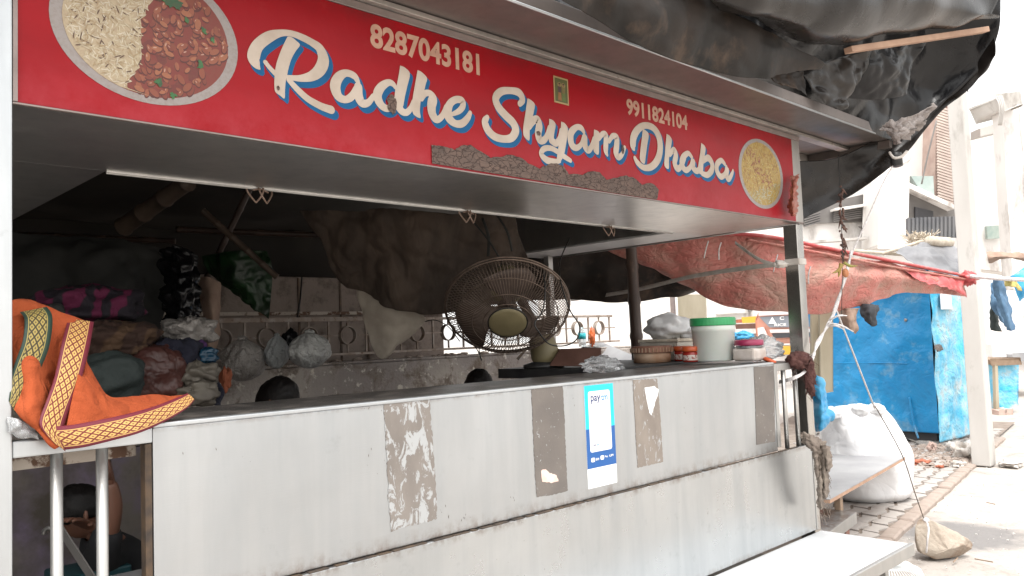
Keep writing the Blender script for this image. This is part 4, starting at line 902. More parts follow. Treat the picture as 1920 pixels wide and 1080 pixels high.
# ------------------------------------------------------------------ pedestal fan
FD = 4.35
fc = D(951, 577, FD); vd = ray(951, 577).normalized(); upv = Vector((0, 0, 1)) - vd * vd.z; upv.normalize()
ax = (-vd * math.cos(R(42)) - upv * math.sin(R(42))).normalized()
q = ax.to_track_quat('Z', 'Y'); FR = .332
def fl_(r, a, h): return fc + q @ Vector((r * math.cos(a), r * math.sin(a), h))
fan = thing('pedestal_fan', 'large grimy caged fan with khaki badge tilted down behind the counter', 'fan', PZ(1015, 687, 1.318) if False else (3.45, 3.40, 1.318))
prof_f = [(.098, .118), (.13, .117), (.19, .108), (.25, .085), (.30, .050), (.325, .018), (FR, 0)]
prof_b = [(.06, -.13), (.14, -.125), (.22, -.105), (.28, -.07), (.318, -.03), (FR, -.004)]
def cage(prof, n, r, twist=0):
    mb = MB()
    for k in range(n):
        a = 2 * math.pi * k / n; pts = [fl_(rr, a + twist * (i / (len(prof) - 1)), h) for i, (rr, h) in enumerate(prof)]; mb.tube(pts, r, 4, caps=False)
    return mb
def ring(r, h, th): return MB().tube([fl_(r, 2 * math.pi * k / 72, h) for k in range(73)], th, 6, caps=False)
build('front_guard', cage(prof_f, 108, .0021, .12), 'fan_wire', fan, smooth=True)
build('rear_guard', cage(prof_b, 96, .0020, -.35), 'fan_wire', fan, smooth=True)
for r, h, th in ((FR, 0, .0065), (FR + .006, -.012, .005), (.27, .075, .003), (.19, .110, .003), (.13, .119, .003), (.24, -.098, .003), (.14, -.127, .003)): build('guard_ring', ring(r, h, th), 'fan_wire', fan, smooth=True)
build('badge', MB().lathe([(0, .132), (.08, .130), (.098, .124), (.103, .116), (.103, .108), (.0, .106)], fc, ax, 40), 'fan_badge', fan, smooth=True)
build('badge_rim', MB().tube([fl_(.104, 2 * math.pi * k / 48, .118) for k in range(49)], .004, 6), 'black', fan, smooth=True)
for b_ in range(3):
    a0 = b_ * 2 * math.pi / 3 + R(70); rows = []
    for i in range(9):
        rr = .05 + .235 * i / 8; wd = (.42 + .55 * math.sin(min(1, i / 6) * 1.5)) * (1 if i < 7 else .93 if i == 7 else .7); lag = .35 * (i / 8) ** 2
        rows.append([fl_(rr, a0 + lag + wd * (j / 8 - .5) * 2 * .62, .035 + (j / 8 - .5) * .075 - .01 * i / 8) for j in range(9)])
    build('blade', MB().grid(rows), 'fan_blade', fan, smooth=True, solid=.003)
build('hub', MB().lathe([(0, .08), (.045, .078), (.055, .06), (.055, -.01), (0, -.01)], fc, ax, 24), 'fan_blade', fan, smooth=True)
build('motor', MB().lathe([(.055, -.10), (.085, -.12), (.09, -.24), (.07, -.29), (0, -.30)], fc, ax, 28), 'fan_badge', fan, smooth=True)
nk = D(1018, 648, 4.72); build('neck', MB().lathe([(.0, -.10), (.075, -.10), (.085, -.06), (.075, .04), (.055, .06), (0, .06)], nk, (-.2, .1, 1), 24), 'fan_badge', fan, smooth=True)
build('bracket', MB().tube(curve([fl_(0, 0, -.2), fl_(.0, 0, -.28) + Vector((.1, .05, -.05)), nk + Vector((0, 0, .02))], 10), .028, 10), 'fan_blade', fan, smooth=True)
build('base', MB().lathe([(0, 0), (.12, 0), (.12, .02), (.05, .04), (.03, .10), (0, .10)], (nk.x, nk.y, 1.319), (0, 0, 1), 28), 'black', fan, smooth=True)
build('hanging_clip', MB().tube(curve([fl_(.32, R(238), -.01), fl_(.36, R(243), -.01) + Vector((0, 0, -.04)), D(903, 675, 4.3), D(897, 660, 4.3), fl_(.33, R(232), -.01)], 20), .003, 5), 'cable', fan, smooth=True)
cord('fan_cable', 'thin black cable looping down in front of the fan from the side beam', 'cable', [D(1068, 446, 4.9), D(1050, 490, 4.6), D(1052, 530, 4.2), D(1068, 580, 4.1), D(1086, 610, 4.1), D(1082, 635, 4.1), D(1060, 648, 4.1), D(1030, 645, 4.05), D(1010, 622, 4.0), D(1003, 605, 4.0), D(1018, 580, 4.05), D(1022, 540, 4.1), D(1018, 505, 4.2)], .0035, 'cable', 80)

# ------------------------------------------------------------------ things on the side counter
ZC = 1.320
def at(px, x=4.05, z=ZC):
    r_ = ray(px, 640); t = (x - CAM.x) / r_.x; return Vector((x, CAM.y + r_.y * t, z))
def pxm(c): return F / (c - CAM).dot(fwd)
c = at(1338, 4.12); k = 1 / pxm(c); w_ = 80 * k
t = thing('plastic_tub', 'tall translucent white tub with a green lid on the counter', 'tub', c)
build('tub', MB().lathe([(w_ * .44, 0), (w_ * .46, .01), (w_ * .49, .17), (w_ * .50, .172), (w_ * .505, .215), (0, .215)], c, n=40), 'tubwhite', t, smooth=True)
build('lid', MB().lathe([(w_ * .52, .205), (w_ * .53, .21), (w_ * .53, .245), (w_ * .51, .252), (0, .252)], c, n=40), 'lid_green', t, bev=.002)
c = at(1221, 4.02); w_ = 82 / pxm(c)
t = thing('rusty_drum', 'squat rusty tan drum with a ribbed brown lid beside the bamboo pole', 'drum', c)
build('drum', MB().lathe([(w_ * .42, 0), (w_ * .43, .065), (0, .065)], c, n=32), 'tin_tan', t, smooth=True)
lid = MB(); lid.lathe([(w_ * .46, .058), (w_ * .47, .06), (w_ * .47, .092), (w_ * .45, .098), (0, .095)], c, n=40)
build('lid', lid, 'tin_lid', t)
rb = MB()
for i in range(36):
    a = 2 * math.pi * i / 36; rb.box((c.x + math.cos(a) * w_ * .475 - .003, c.y + math.sin(a) * w_ * .475 - .003, c.z + .062), (c.x + math.cos(a) * w_ * .475 + .003, c.y + math.sin(a) * w_ * .475 + .003, c.z + .088))
build('lid_ribs', rb, 'tin_tan', t)
for i, (px, x, lb) in enumerate(((1278, 4.18, 'small red jar with an orange lid, the rear one of two'), (1294, 4.02, 'small red jar with an orange lid, the front one of two'))):
    c = at(px, x); w_ = 31 / pxm(c); t = thing('spice_jar', lb, 'jar', c, 'red spice jars with orange lids')
    build('jar', MB().lathe([(w_ * .46, 0), (w_ * .5, .006), (w_ * .5, .055), (w_ * .42, .062), (0, .062)], c, n=24), 'jar_red', t, smooth=True)
    build('jar_label', MB().lathe([(w_ * .505, .010), (w_ * .507, .011), (w_ * .507, .040), (w_ * .505, .041)], c, n=24), 'label_w', t, smooth=True)
    build('lid', MB().lathe([(w_ * .53, .062), (w_ * .54, .064), (w_ * .54, .086), (w_ * .50, .09), (0, .09)], c, n=24), 'lid_orange', t, smooth=True)
c = at(1404, 4.15); w_ = 58 / pxm(c)
t = thing('square_jar', 'square jar of white powder with a maroon pink lid', 'jar', c)
build('jar', MB().box((c.x - w_ * .40, c.y - w_ * .40, c.z), (c.x + w_ * .40, c.y + w_ * .40, c.z + .072)), 'flour', t, bev=.014)
build('neck', MB().lathe([(w_ * .42, .072), (w_ * .42, .084), (0, .084)], c, n=28), 'bottle', t, smooth=True)
build('lid', MB().lathe([(w_ * .45, .086), (w_ * .46, .088), (w_ * .46, .112), (w_ * .42, .118), (0, .12)], c, n=28), 'lid_pink', t, smooth=True)
c = at(1440, 4.2, 1.306); w_ = 26 / pxm(c); t = thing('bottle_top', 'orange plastic cap lying on its rim by the railing', 'cap', c)
build('cap', MB().lathe([(w_ * .5, 0), (w_ * .5, .012), (w_ * .42, .020), (0, .021)], c + Vector((0, 0, .0)), (.35, -.35, 1), 24), 'lid_orange', t, smooth=True)
c = at(1465, 4.33, 1.40); t = thing('clear_plastic_bag', 'clear crumpled plastic bag behind the right post', 'plastic bag', c)
build('bag', MB().blob(c + Vector((-.02, .12, -.02)), (.14, .12, .07), .3, 3, 36, 24, 4, .2), 'clear', t, smooth=True)
c = at(1278, 4.38, 1.32); t = thing('pale_bundle', 'pale carton with white polythene bundles behind the tub', 'carton', c)
build('carton', MB().box((c.x - .12, c.y - .05, c.z), (c.x + .16, c.y + .24, c.z + .115)), 'carton_pale', t, bev=.004)
build('carton_edge', MB().box((c.x - .13, c.y - .06, c.z + .116), (c.x + .17, c.y + .25, c.z + .135)), 'straw', t, bev=.004)
build('bundle', MB().blob(c + Vector((.0, .10, .21)), (.14, .15, .085), .18, 2.0, 36, 24, 2, .12), 'sack', t, smooth=True)
build('bundle', MB().blob(c + Vector((.08, -.02, .17)), (.10, .08, .05), .18, 2.0, 30, 20, 7, .12), 'sack', t, smooth=True)
# brown carton near the fan
t = thing('brown_carton', 'dark brown carton and board lying on the slab beside the fan', 'carton', D(1085, 686, 4.6))
a, b = D(1045, 686, 4.55), D(1125, 684, 4.35)
build('box', MB().prism([D(1030, 686, 4.6), D(1052, 655, 4.6), D(1126, 653, 4.45), D(1128, 682, 4.4), D(1112, 687, 4.4)], (.10, .12, 0)), 'carton', t, bev=.003)
t = thing('polythene_heap', 'crumpled clear polythene on the slab before the brown carton', 'plastic bag', D(1128, 684, 4.2))
build('heap', MB().blob(D(1128, 684, 4.15), (.115, .08, .042), .35, 3, 36, 20, 6, .2), 'clear', t, smooth=True)
# steel strip & tool
t = tag(build('kitchen_knife', MB().prism([D(968, 672, 4.2), D(984, 655, 4.2), D(986, 658, 4.2), D(972, 676, 4.2)], (.004, .004, 0)), 'dark_iron'), 'dark blade sticking out under the fan cage', 'knife')

# ------------------------------------------------------------------ back wall with the railing
YW = 5.0
wl = thing('boundary_wall', 'low stained boundary wall behind the stall carrying a cream iron railing with rings', 'wall', (3.5, YW, 0))
up = MB().grid(surf([[(x, YW, z) for x in (-.6, 1, 2.5, 4, 6.4)] for z in (.80, 1.0, 1.2, 1.36)], 80, 16, .008, 5)); 
build('wall', MB().box((-.6, YW, .95), (6.6, YW + .2, 1.355)), 'lowwall', wl, bev=.01)
build('wall_base', MB().box((-.6, YW - .006, 0), (6.6, YW + .19, .945)), 'lilac', wl)
build('coping', MB().box((-.6, YW + .02, 1.357), (6.6, YW + .24, 1.375)), 'lowwall', wl, bev=.006)
db = MB(); rnd = random.Random(4)
for i in range(60):
    x = rnd.uniform(1.8, 5.5); s_ = rnd.uniform(.008, .03); db.blob((x, YW + rnd.uniform(.04, .12), 1.375 + s_ * .3), (s_ * 1.4, s_, s_ * .5), .4, 3, 7, 5, i)
build('debris', db, 'rubble', wl, kind='stuff')
ZR0, ZR1 = 1.43, 1.70; YR = YW + .10
build('rail', MB().box((1.6, YR - .014, ZR1 - .032), (3.42, YR + .014, ZR1)), 'rail', wl, bev=.003)
build('rail', MB().box((3.42, YR - .012, ZR1 - .032), (P(1148, 620, 1, YR).x, YR + .012, ZR1 - .01)), 'rail', wl, bev=.003)
build('rail', MB().box((1.6, YR - .012, ZR0 - .010), (P(1160, 620, 1, YR).x, YR + .012, ZR0 + .008)), 'rail', wl, bev=.003)
zc = 1.565; x = 1.66
XE = P(1148, 620, 1, YR).x
while x < XE - .1:
    # bar, ring, bar
    build('railing_bar', MB().box((x + .16 - .007, YR - .007, ZR0 + .009), (x + .16 + .007, YR + .007, ZR1 - .033)), 'rail', wl)
    for z0, z1 in ((ZR0 + .009, zc - .062), (zc + .062, ZR1 - .033)):
        build('railing_bar', MB().box((x - .006, YR - .006, z0), (x + .006, YR + .006, z1)), 'rail', wl)
    build('railing_ring', MB().lathe([(.062, -.02), (.068, -.02), (.068, .02), (.062, .02), (.062, -.02)], (x, YR, zc), (0, 1, 0), 28), 'rail', wl, smooth=False)
    build('railing_bar', MB().box((x + .069, YR - .005, zc - .005), (x + .152, YR + .005, zc + .005)), 'rail', wl)
    build('railing_bar', MB().box((x + .168, YR - .005, zc - .005), (x + .249, YR + .005, zc + .005)), 'rail', wl)
    x += .318
# taller wall directly behind the railing
bw = thing('whitewashed_wall', 'dingy whitewashed wall of panels just behind the railing', 'wall', (2.4, 5.6, 0))
xR = P(832, 620, 1, 5.5).x
build('wall', MB().box((-.8, 5.5, 0), (xR, 5.7, P(560, 519, 1, 5.5).z)), 'plaster', bw, bev=.01)
for px in (562, 640, 690): 
    x = P(px, 600, 1, 5.49).x; build('panel_joint', MB().box((x - .008, 5.494, 1.3), (x + .008, 5.499, P(560, 519, 1, 5.5).z - .01)), 'dark_iron', bw)
build('panel_ledge', MB().box((1.6, 5.46, P(640, 590, 1, 5.46).z), (xR, 5.499, P(640, 584, 1, 5.46).z)), 'peeling', bw)
cord('hanging_wire', 'thin black wire hanging down in front of the whitewashed wall', 'wire', [P(566, 520, 1, 5.3), P(563, 560, 1, 5.2), P(559, 585, 1, 5.15), P(557, 600, 1, 5.1)], .006, 'cable', 12)

# shack roof, rafters, hanging sheets
rf = thing('shack_roof', 'dark sheet roof sagging over the space behind the stall', 'roof', (2.5, 5, 2.6))  # sheets added to keep the inside dark; the side one is out of view
sheet('roof_sheet', [[(-.6, 2.95, 2.75), (2, 2.95, 2.75), (4.2, 2.95, 2.75), (4.35, 2.95, 2.75)], [(-.6, 4.3, 2.66), (2, 4.3, 2.62), (4.2, 4.3, 2.66), (4.9, 4.2, 2.55)], [(-.6, 5.5, 2.5), (2, 5.5, 2.45), (4.0, 5.5, 2.5), (5.2, 5.3, 2.4)], [(-.6, 6.8, 2.4), (2, 6.8, 2.4), (4.0, 6.8, 2.4), (5.2, 6.5, 2.3)]], 'roof_dark', rf, 40, 30, .05, 2, .03, 2, solid=.01)
sheet('back_sheet', [[(-.6, 6.2, 2.6), (2, 6.2, 2.6), (4.2, 6.0, 2.6)], [(-.6, 6.1, 2.2), (2, 6.1, 2.2), (4.2, 5.95, 2.2)], [(-.6, 6.15, 1.0), (2, 6.15, 1.0), (4.2, 6.0, 1.0)]], 'roof_dark', rf, 40, 20, .06, 2, .04, 4, solid=.01)
sheet('side_sheet', [[(-.3, 2.9, 2.7), (-.35, 4.4, 2.7), (-.3, 6.3, 2.7)], [(-.3, 2.9, 1.2), (-.35, 4.4, 1.2), (-.3, 6.3, 1.2)], [(-.3, 2.9, .0), (-.35, 4.4, .0), (-.3, 6.3, .0)]], 'roof_dark', rf, 30, 20, .05, 2, .04, 6, solid=.01)
def bamboo(name, label, a, b, r, mt, nodes=6, group=None):
    a, b = Vector(a), Vector(b); t = thing(name, label, 'bamboo pole', a, group); mb = MB(); pts = []; rs = []
    L = (b - a)
    for i in range(nodes + 1):
        f0 = i / nodes
        for df, k in ((-.012, .98), (-.004, 1.10), (.004, 1.10), (.014, .97), (.5 / nodes, .95)):
            f = f0 + df
            if 0 <= f <= 1: pts.append(a + L * f + Vector((0, 0, 0))); rs.append(r * k * (1 - .15 * f))
    build('pole', mb.tube(pts, rs, 12), mt, t, smooth=True); return t
bamboo('bamboo_pole', 'upright dark smoked bamboo pole rising beside the rusty drum', P(1200, 684, 0, 4.62) + Vector((0, 0, -1.29)), P(1183, 466, 0, 4.62) + Vector((0, 0, .12)), .048, 'bamboo', 9)
raf = [((232, 425, 4.0), (345, 345, 3.6), .045, 'thick broken bamboo rafter end catching light at upper left'), ((230, 505, 4.2), (312, 492, 4.4), .03, 'pale flat stick below the bamboo rafter at left')]
bamboo('bamboo_rafter', raf[0][3], D(232, 425, 4.4), D(352, 342, 4.0), .05, 'bamboo_pale', 3)
for k, (a_, b_, d1, d2, lb) in enumerate((((380, 395), (520, 520), 4.9, 4.9, 'thin dark pole slanting over the green sheet'), ((20, 440), (330, 452), 5.2, 5.4, 'dark pole lying level above the heap of clothes'), ((330, 430), (700, 445), 5.4, 5.6, 'long dark pole level under the roof'), ((480, 330), (330, 640), 5.3, 5.3, 'steep dark pole behind the black sheet'))):
    bamboo('dark_pole', lb, D(*a_, d1), D(*b_, d2), .022, 'bamboo_pale' if k == 0 else 'bamboo', 5, 'dark poles under the shack roof')
bt2 = tag(build('wood_strip', MB().beam(D(228, 503, 4.5), D(316, 497, 4.7), .02, .07), 'wood'), 'pale rough wooden strip behind the heap of clothes', 'wood strip')
bt3 = tag(build('light_strip', MB().prism([D(15, 492, 4.6), D(45, 492, 4.6), D(62, 503, 4.6), D(15, 508, 4.6)], (.0, .03, 0)), 'pale_cloth'), 'pale scrap of sheet beside the left post', 'plastic scrap')
def hang(name, label, cat, rows, mt, nu=40, nv=40, amp=.02, fr=4, ridge=.02, seed=1, group=None):
    o = sheet(name, rows, mt, None, nu, nv, amp, fr, ridge, seed); return tag(o, label, cat, group)
hang('brown_curtain', 'large dark brown sacking curtain hanging behind the fan', 'curtain', dgrid([[(560, 395, 4.9), (660, 395, 4.8), (760, 395, 4.7), (850, 400, 4.75), (960, 400, 4.9)],
    [(600, 450, 4.9), (690, 450, 4.75), (770, 450, 4.65), (850, 455, 4.8), (985, 470, 5.0)],
    [(626, 510, 4.95), (700, 520, 4.8), (775, 530, 4.7), (850, 520, 4.8), (990, 520, 5.0)],
    [(640, 528, 5.0), (706, 562, 4.85), (765, 588, 4.75), (830, 588, 4.78), (980, 560, 5.0)]]), 'brown_curtain', 90, 50, .05, 3, .07, 3)
for k, (x0, y0, x1, y1) in enumerate(((878, 405, 945, 500), (905, 410, 915, 480), (930, 400, 960, 470))):
    cord('dark_tie', ('black strip slanting down behind the fan top', 'black cord hanging just left of the fan cage top', 'black strip nearest the side beam')[k], 'cord', [D(x0, y0, 4.6), D((x0 + x1) / 2 + 6, (y0 + y1) / 2, 4.55), D(x1, y1, 4.6)], .010, 'soot_cloth', 10, .5)
hang('pale_hanging_cloth', 'soiled pale cloth hanging in a point over the railing', 'cloth', dgrid([[(668, 520, 5.0), (690, 524, 4.95), (715, 536, 5.0)], [(676, 565, 5.0), (725, 565, 4.92), (770, 572, 5.0)], [(686, 610, 4.98), (740, 608, 4.9), (800, 602, 5.0)], [(700, 655, 4.98), (735, 650, 4.92), (770, 625, 5.0)], [(708, 668, 4.98), (718, 672, 4.95), (732, 660, 5.0)]]), 'pale_cloth', 30, 36, .03, 5, .02, 7)
cord('cloth_drawstring', 'thin string running off the tip of the pale hanging cloth', 'string', [D(797, 603, 4.95), D(815, 600, 4.9), D(840, 612, 4.9), D(862, 640, 4.85)], .003, 'cable', 14)
hang('green_sheet', 'torn green tarpaulin scrap hanging in a dark point', 'tarpaulin', dgrid([[(380, 480, 5.1), (440, 470, 5.0), (500, 470, 5.1)], [(392, 512, 5.1), (440, 520, 5.0), (510, 500, 5.08)], [(420, 535, 5.08), (468, 550, 5.02), (509, 545, 5.06)], [(440, 556, 5.08), (480, 582, 5.05), (504, 598, 5.06)]]), 'green_tarp', 30, 30, .02, 8, .03, 3)
hang('dark_hanging_sheet', 'sooty black sheet hanging behind the heap of clothes', 'sheet', dgrid([[(10, 430, 4.3), (120, 440, 4.4), (230, 450, 4.5), (320, 470, 4.6)], [(10, 520, 4.2), (120, 500, 4.3), (230, 510, 4.35), (310, 520, 4.6)], [(10, 620, 4.2), (120, 620, 4.3), (230, 610, 4.35), (306, 610, 4.55)], [(10, 760, 4.2), (120, 740, 4.3), (230, 720, 4.4), (300, 680, 4.55)]]), 'soot_cloth', 40, 40, .05, 4, .05, 9)
hang('black_plastic_drape', 'glossy black plastic with pale crease lines hanging over the heap', 'plastic sheet', dgrid([[(300, 470, 4.5), (335, 460, 4.45), (372, 480, 4.5)], [(305, 540, 4.45), (340, 535, 4.35), (375, 560, 4.45)], [(306, 600, 4.4), (340, 610, 4.3), (372, 640, 4.4)]]), 'tarp_inner', 30, 40, .03, 10, .05, 12)
hang('brown_cloth_strip', 'brown cloth hanging at the left end of the railing', 'cloth', dgrid([[(372, 520, 4.75), (392, 520, 4.7), (412, 530, 4.75)], [(378, 590, 4.7), (398, 590, 4.62), (414, 600, 4.7)], [(376, 660, 4.68), (392, 668, 4.62), (410, 650, 4.7)]]), 'brown_rag', 16, 30, .02, 7, .02, 3)
# bags hanging on the railing
def bag(name, label, px, py, w, h, d, mt, seed, neck=True):
    c = D(px, py, d); k = d / F; t = thing(name, label, 'plastic bag', c - Vector((0, 0, h * k / 2)))
    mb = MB(); r = (w * k / 2, w * k / 2.6, h * k / 2); seg, rings = 48, 24; vs = []
    for i in range(rings + 1):
        th = math.pi * i / rings
        for j in range(seg):
            ph = 2 * math.pi * j / seg; z = math.cos(th); prof = math.sin(th) * (1 if z < 0 else (1 - .35 * z * z))
            fo = 1 + (.06 + .10 * max(0, z)) * math.sin(ph * 11 + 3 * math.sin(z * 2 + seed)) * abs(math.sin(th)) + .25 * noise.noise(Vector((math.cos(ph), math.sin(ph), z)) * 1.7 + Vector((seed, 0, 0)))
            vs.append(c + Vector((prof * r[0] * fo * math.cos(ph), prof * r[1] * fo * math.sin(ph), z * r[2])))
    mb.add(vs, [(i * seg + j, (i + 1) * seg + j, (i + 1) * seg + (j + 1) % seg, i * seg + (j + 1) % seg) for i in range(rings) for j in range(seg)])
    build('bag', mb, mt, t, smooth=True)
    if neck:
        build('knot', MB().blob(c + Vector((0, 0, r[2] * 1.02)), (r[0] * .22, r[1] * .2, r[2] * .12), .4, 4, 16, 10, seed), mt, t, smooth=True)
    return t
bag('hanging_bag', 'lumpy grey white bag knotted in front, leftmost on the wall ledge', 455, 675, 86, 80, 4.75, 'bag_grey', 3)
bag('hanging_bag', 'small dusty clear bag between the two larger bags on the railing', 520, 660, 48, 62, 4.85, 'clear_dim', 9)
bag('hanging_bag', 'full white carrier bag tied at the top, rightmost of the bags', 581, 657, 80, 68, 4.8, 'bag_white', 5)
t = thing('black_bag', 'black plastic bag squeezed behind the white carrier bag', 'plastic bag', D(545, 650, 4.98)); build('bag', MB().blob(D(545, 645, 4.98), (.06, .05, .09), .2, 2, 24, 16, 2, .2), 'tarp_inner', t, smooth=True)

# heap of clothes on the left of the counter
def lump(name, label, cat, px, py, w, h, d, mt, seed, nz=.25, fold=.3, dep=.8, flat=None, sq=.85, rot=0):
    k = d / F; c = D(px, py, d); t = build(name, MB().blob(c, (w * k / 2, w * k / 2 * dep, h * k / 2), nz, 1.8, 48, 32, seed, fold, 12, sq, rot=rot), mt, smooth=True); return tag(t, label, cat)
lump('printed_cloth', 'magenta cloth with black swirls on top of the heap', 'cloth', 172, 577, 185, 76, 3.55, 'magenta', 2)
lump('brown_blanket', 'brown and gold printed blanket folded in the heap', 'blanket', 215, 640, 150, 75, 3.45, 'blanket', 5, .15, .35)
lump('canvas_bag', 'dark grey green canvas bag behind the orange cloth', 'bag', 205, 708, 120, 92, 3.25, 'greygreen', 7, .12, .1)
lump('rexine_bundle', 'shiny maroon brown rexine bundle beside the canvas bag', 'bundle', 285, 700, 118, 110, 3.5, 'leather', 11, .12, .15)
lump('navy_cloth', 'crumpled navy black cloth in the heap', 'cloth', 334, 668, 88, 66, 3.6, 'navy_cloth', 4)
lump('printed_polybag', 'white printed polythene bag twisted on the heap', 'plastic bag', 355, 622, 84, 54, 3.75, 'bag_grey', 14, .35, .45)
lump('teal_pouch', 'small teal plastic pouch tucked in the heap', 'pouch', 388, 668, 38, 30, 3.65, 'teal', 3)
lump('purple_scrap', 'small purple cloth scrap beside the navy cloth', 'cloth', 374, 650, 26, 22, 3.68, 'purple', 6)
lump('cream_sack', 'cream crumpled sack at the right foot of the heap', 'sack', 370, 702, 76, 44, 3.6, 'cream', 8, .3, .4)
lump('clear_packet', 'clear plastic packet under the cream sack', 'packet', 368, 738, 74, 50, 3.55, 'cream', 15, .3, .3)
lump('orange_rag', 'orange rag dangling beside the cream sack', 'rag', 424, 712, 18, 42, 3.9, 'orange_rag', 5, .4, .4)
lump('grey_bundle', 'dark cloth bundle under the printed cloth at the left post', 'bundle', 60, 640, 130, 130, 3.3, 'soot_cloth', 19)
cord('navy_belt', 'navy strap curling down at the end of the heap', 'strap', [D(404, 715, 3.75), D(416, 735, 3.7), D(408, 755, 3.6), D(412, 772, 3.5)], .014, 'navy_cloth', 14, .4)

# the orange cloth with woven borders, draped over the rail and the counter corner
oc = thing('orange_saree', 'orange cotton cloth with maroon and green gold borders draped over the railing', 'cloth', (.75, 2.2, 1.3))
def yrows(rows): return [[PY(a, b, c) for a, b, c in r] for r in rows]
sheet('cloth', yrows([[(10, 566, 2.34), (50, 560, 2.36), (110, 585, 2.36), (172, 602, 2.38)],
    [(10, 640, 2.29), (50, 650, 2.24), (100, 650, 2.30), (165, 655, 2.30)],
    [(12, 705, 2.26), (60, 715, 2.19), (105, 715, 2.27), (160, 700, 2.24)],
    [(20, 755, 2.20), (62, 772, 2.15), (110, 760, 2.22), (150, 745, 2.20)],
    [(48, 790, 2.17), (78, 808, 2.15), (110, 805, 2.19), (135, 800, 2.18)],
    [(96, 826, 2.16), (108, 838, 2.15), (120, 842, 2.16), (134, 838, 2.165)]]), 'orange', oc, 60, 80, .008, 6, .012, 3)
sheet('cloth_wing', yrows([[(150, 655, 2.31), (165, 690, 2.29), (205, 745, 2.28), (260, 742, 2.32), (350, 740, 2.36)],
    [(140, 720, 2.21), (160, 740, 2.20), (205, 768, 2.22), (262, 765, 2.25), (340, 752, 2.30)],
    [(128, 780, 2.18), (150, 788, 2.175), (200, 792, 2.185), (260, 785, 2.20), (330, 764, 2.25)],
    [(118, 830, 2.17), (150, 822, 2.165), (200, 812, 2.17), (262, 796, 2.185), (350, 762, 2.22)]]), 'orange', oc, 60, 44, .007, 6, .010, 6)
def strip(name, pairs, mt, y, amp=.004, n=70):
    A_ = curve([PY(a, b, c) for a, b, c, *_ in pairs], n); B_ = curve([PY(p[3], p[4], p[5]) for p in pairs], n); mb = MB(); L = 0; rows = []; uv = []
    for i in range(n + 1):
        if i: L += ((A_[i] - A_[i - 1]).length + (B_[i] - B_[i - 1]).length) / 2
        rows.append([A_[i].lerp(B_[i], j / 8) + Vector((0, -.004 * math.sin(j / 8 * math.pi) + amp * noise.noise(A_[i] * 9), 0)) for j in range(9)]); uv.append([(L, j / 8) for j in range(9)])
    return build(name, mb.grid(rows, uv), mt, oc, smooth=True, solid=.0015)
strip('maroon_border', [(122, 843, 2.150, 96, 800, 2.15), (160, 838, 2.148, 135, 797, 2.155), (210, 826, 2.15, 195, 786, 2.16), (260, 812, 2.158, 240, 776, 2.175), (310, 790, 2.185, 290, 762, 2.20), (350, 766, 2.21, 335, 745, 2.235), (365, 750, 2.235, 352, 738, 2.25)][0:] , 'border_red', 0)
strip('maroon_border', [(128, 598, 2.365, 176, 604, 2.37), (116, 640, 2.28, 166, 655, 2.28), (104, 700, 2.225, 152, 712, 2.22), (88, 750, 2.175, 130, 766, 2.18), (74, 790, 2.148, 118, 806, 2.155), (84, 812, 2.142, 116, 828, 2.148), (104, 832, 2.140, 122, 846, 2.144)], 'border_red', 0)
strip('green_border', [(38, 586, 2.30, 88, 576, 2.34), (46, 600, 2.25, 98, 596, 2.28), (42, 640, 2.22, 92, 648, 2.24), (28, 680, 2.21, 74, 694, 2.22), (19, 712, 2.20, 52, 730, 2.20), (18, 740, 2.19, 40, 756, 2.19), (17, 752, 2.19, 28, 774, 2.19)], 'border_green', 0)
hang('clear_scrap', 'crumpled clear plastic scrap on the left rail under the orange cloth', 'plastic scrap', [[PY(14, 782, 2.19), PY(34, 786, 2.17), PY(62, 802, 2.18)], [PY(14, 800, 2.18), PY(36, 806, 2.16), PY(70, 816, 2.175)], [PY(14, 812, 2.18), PY(40, 818, 2.17), PY(74, 824, 2.178)]], 'clear', 16, 12, .01, 20, .02, 5)

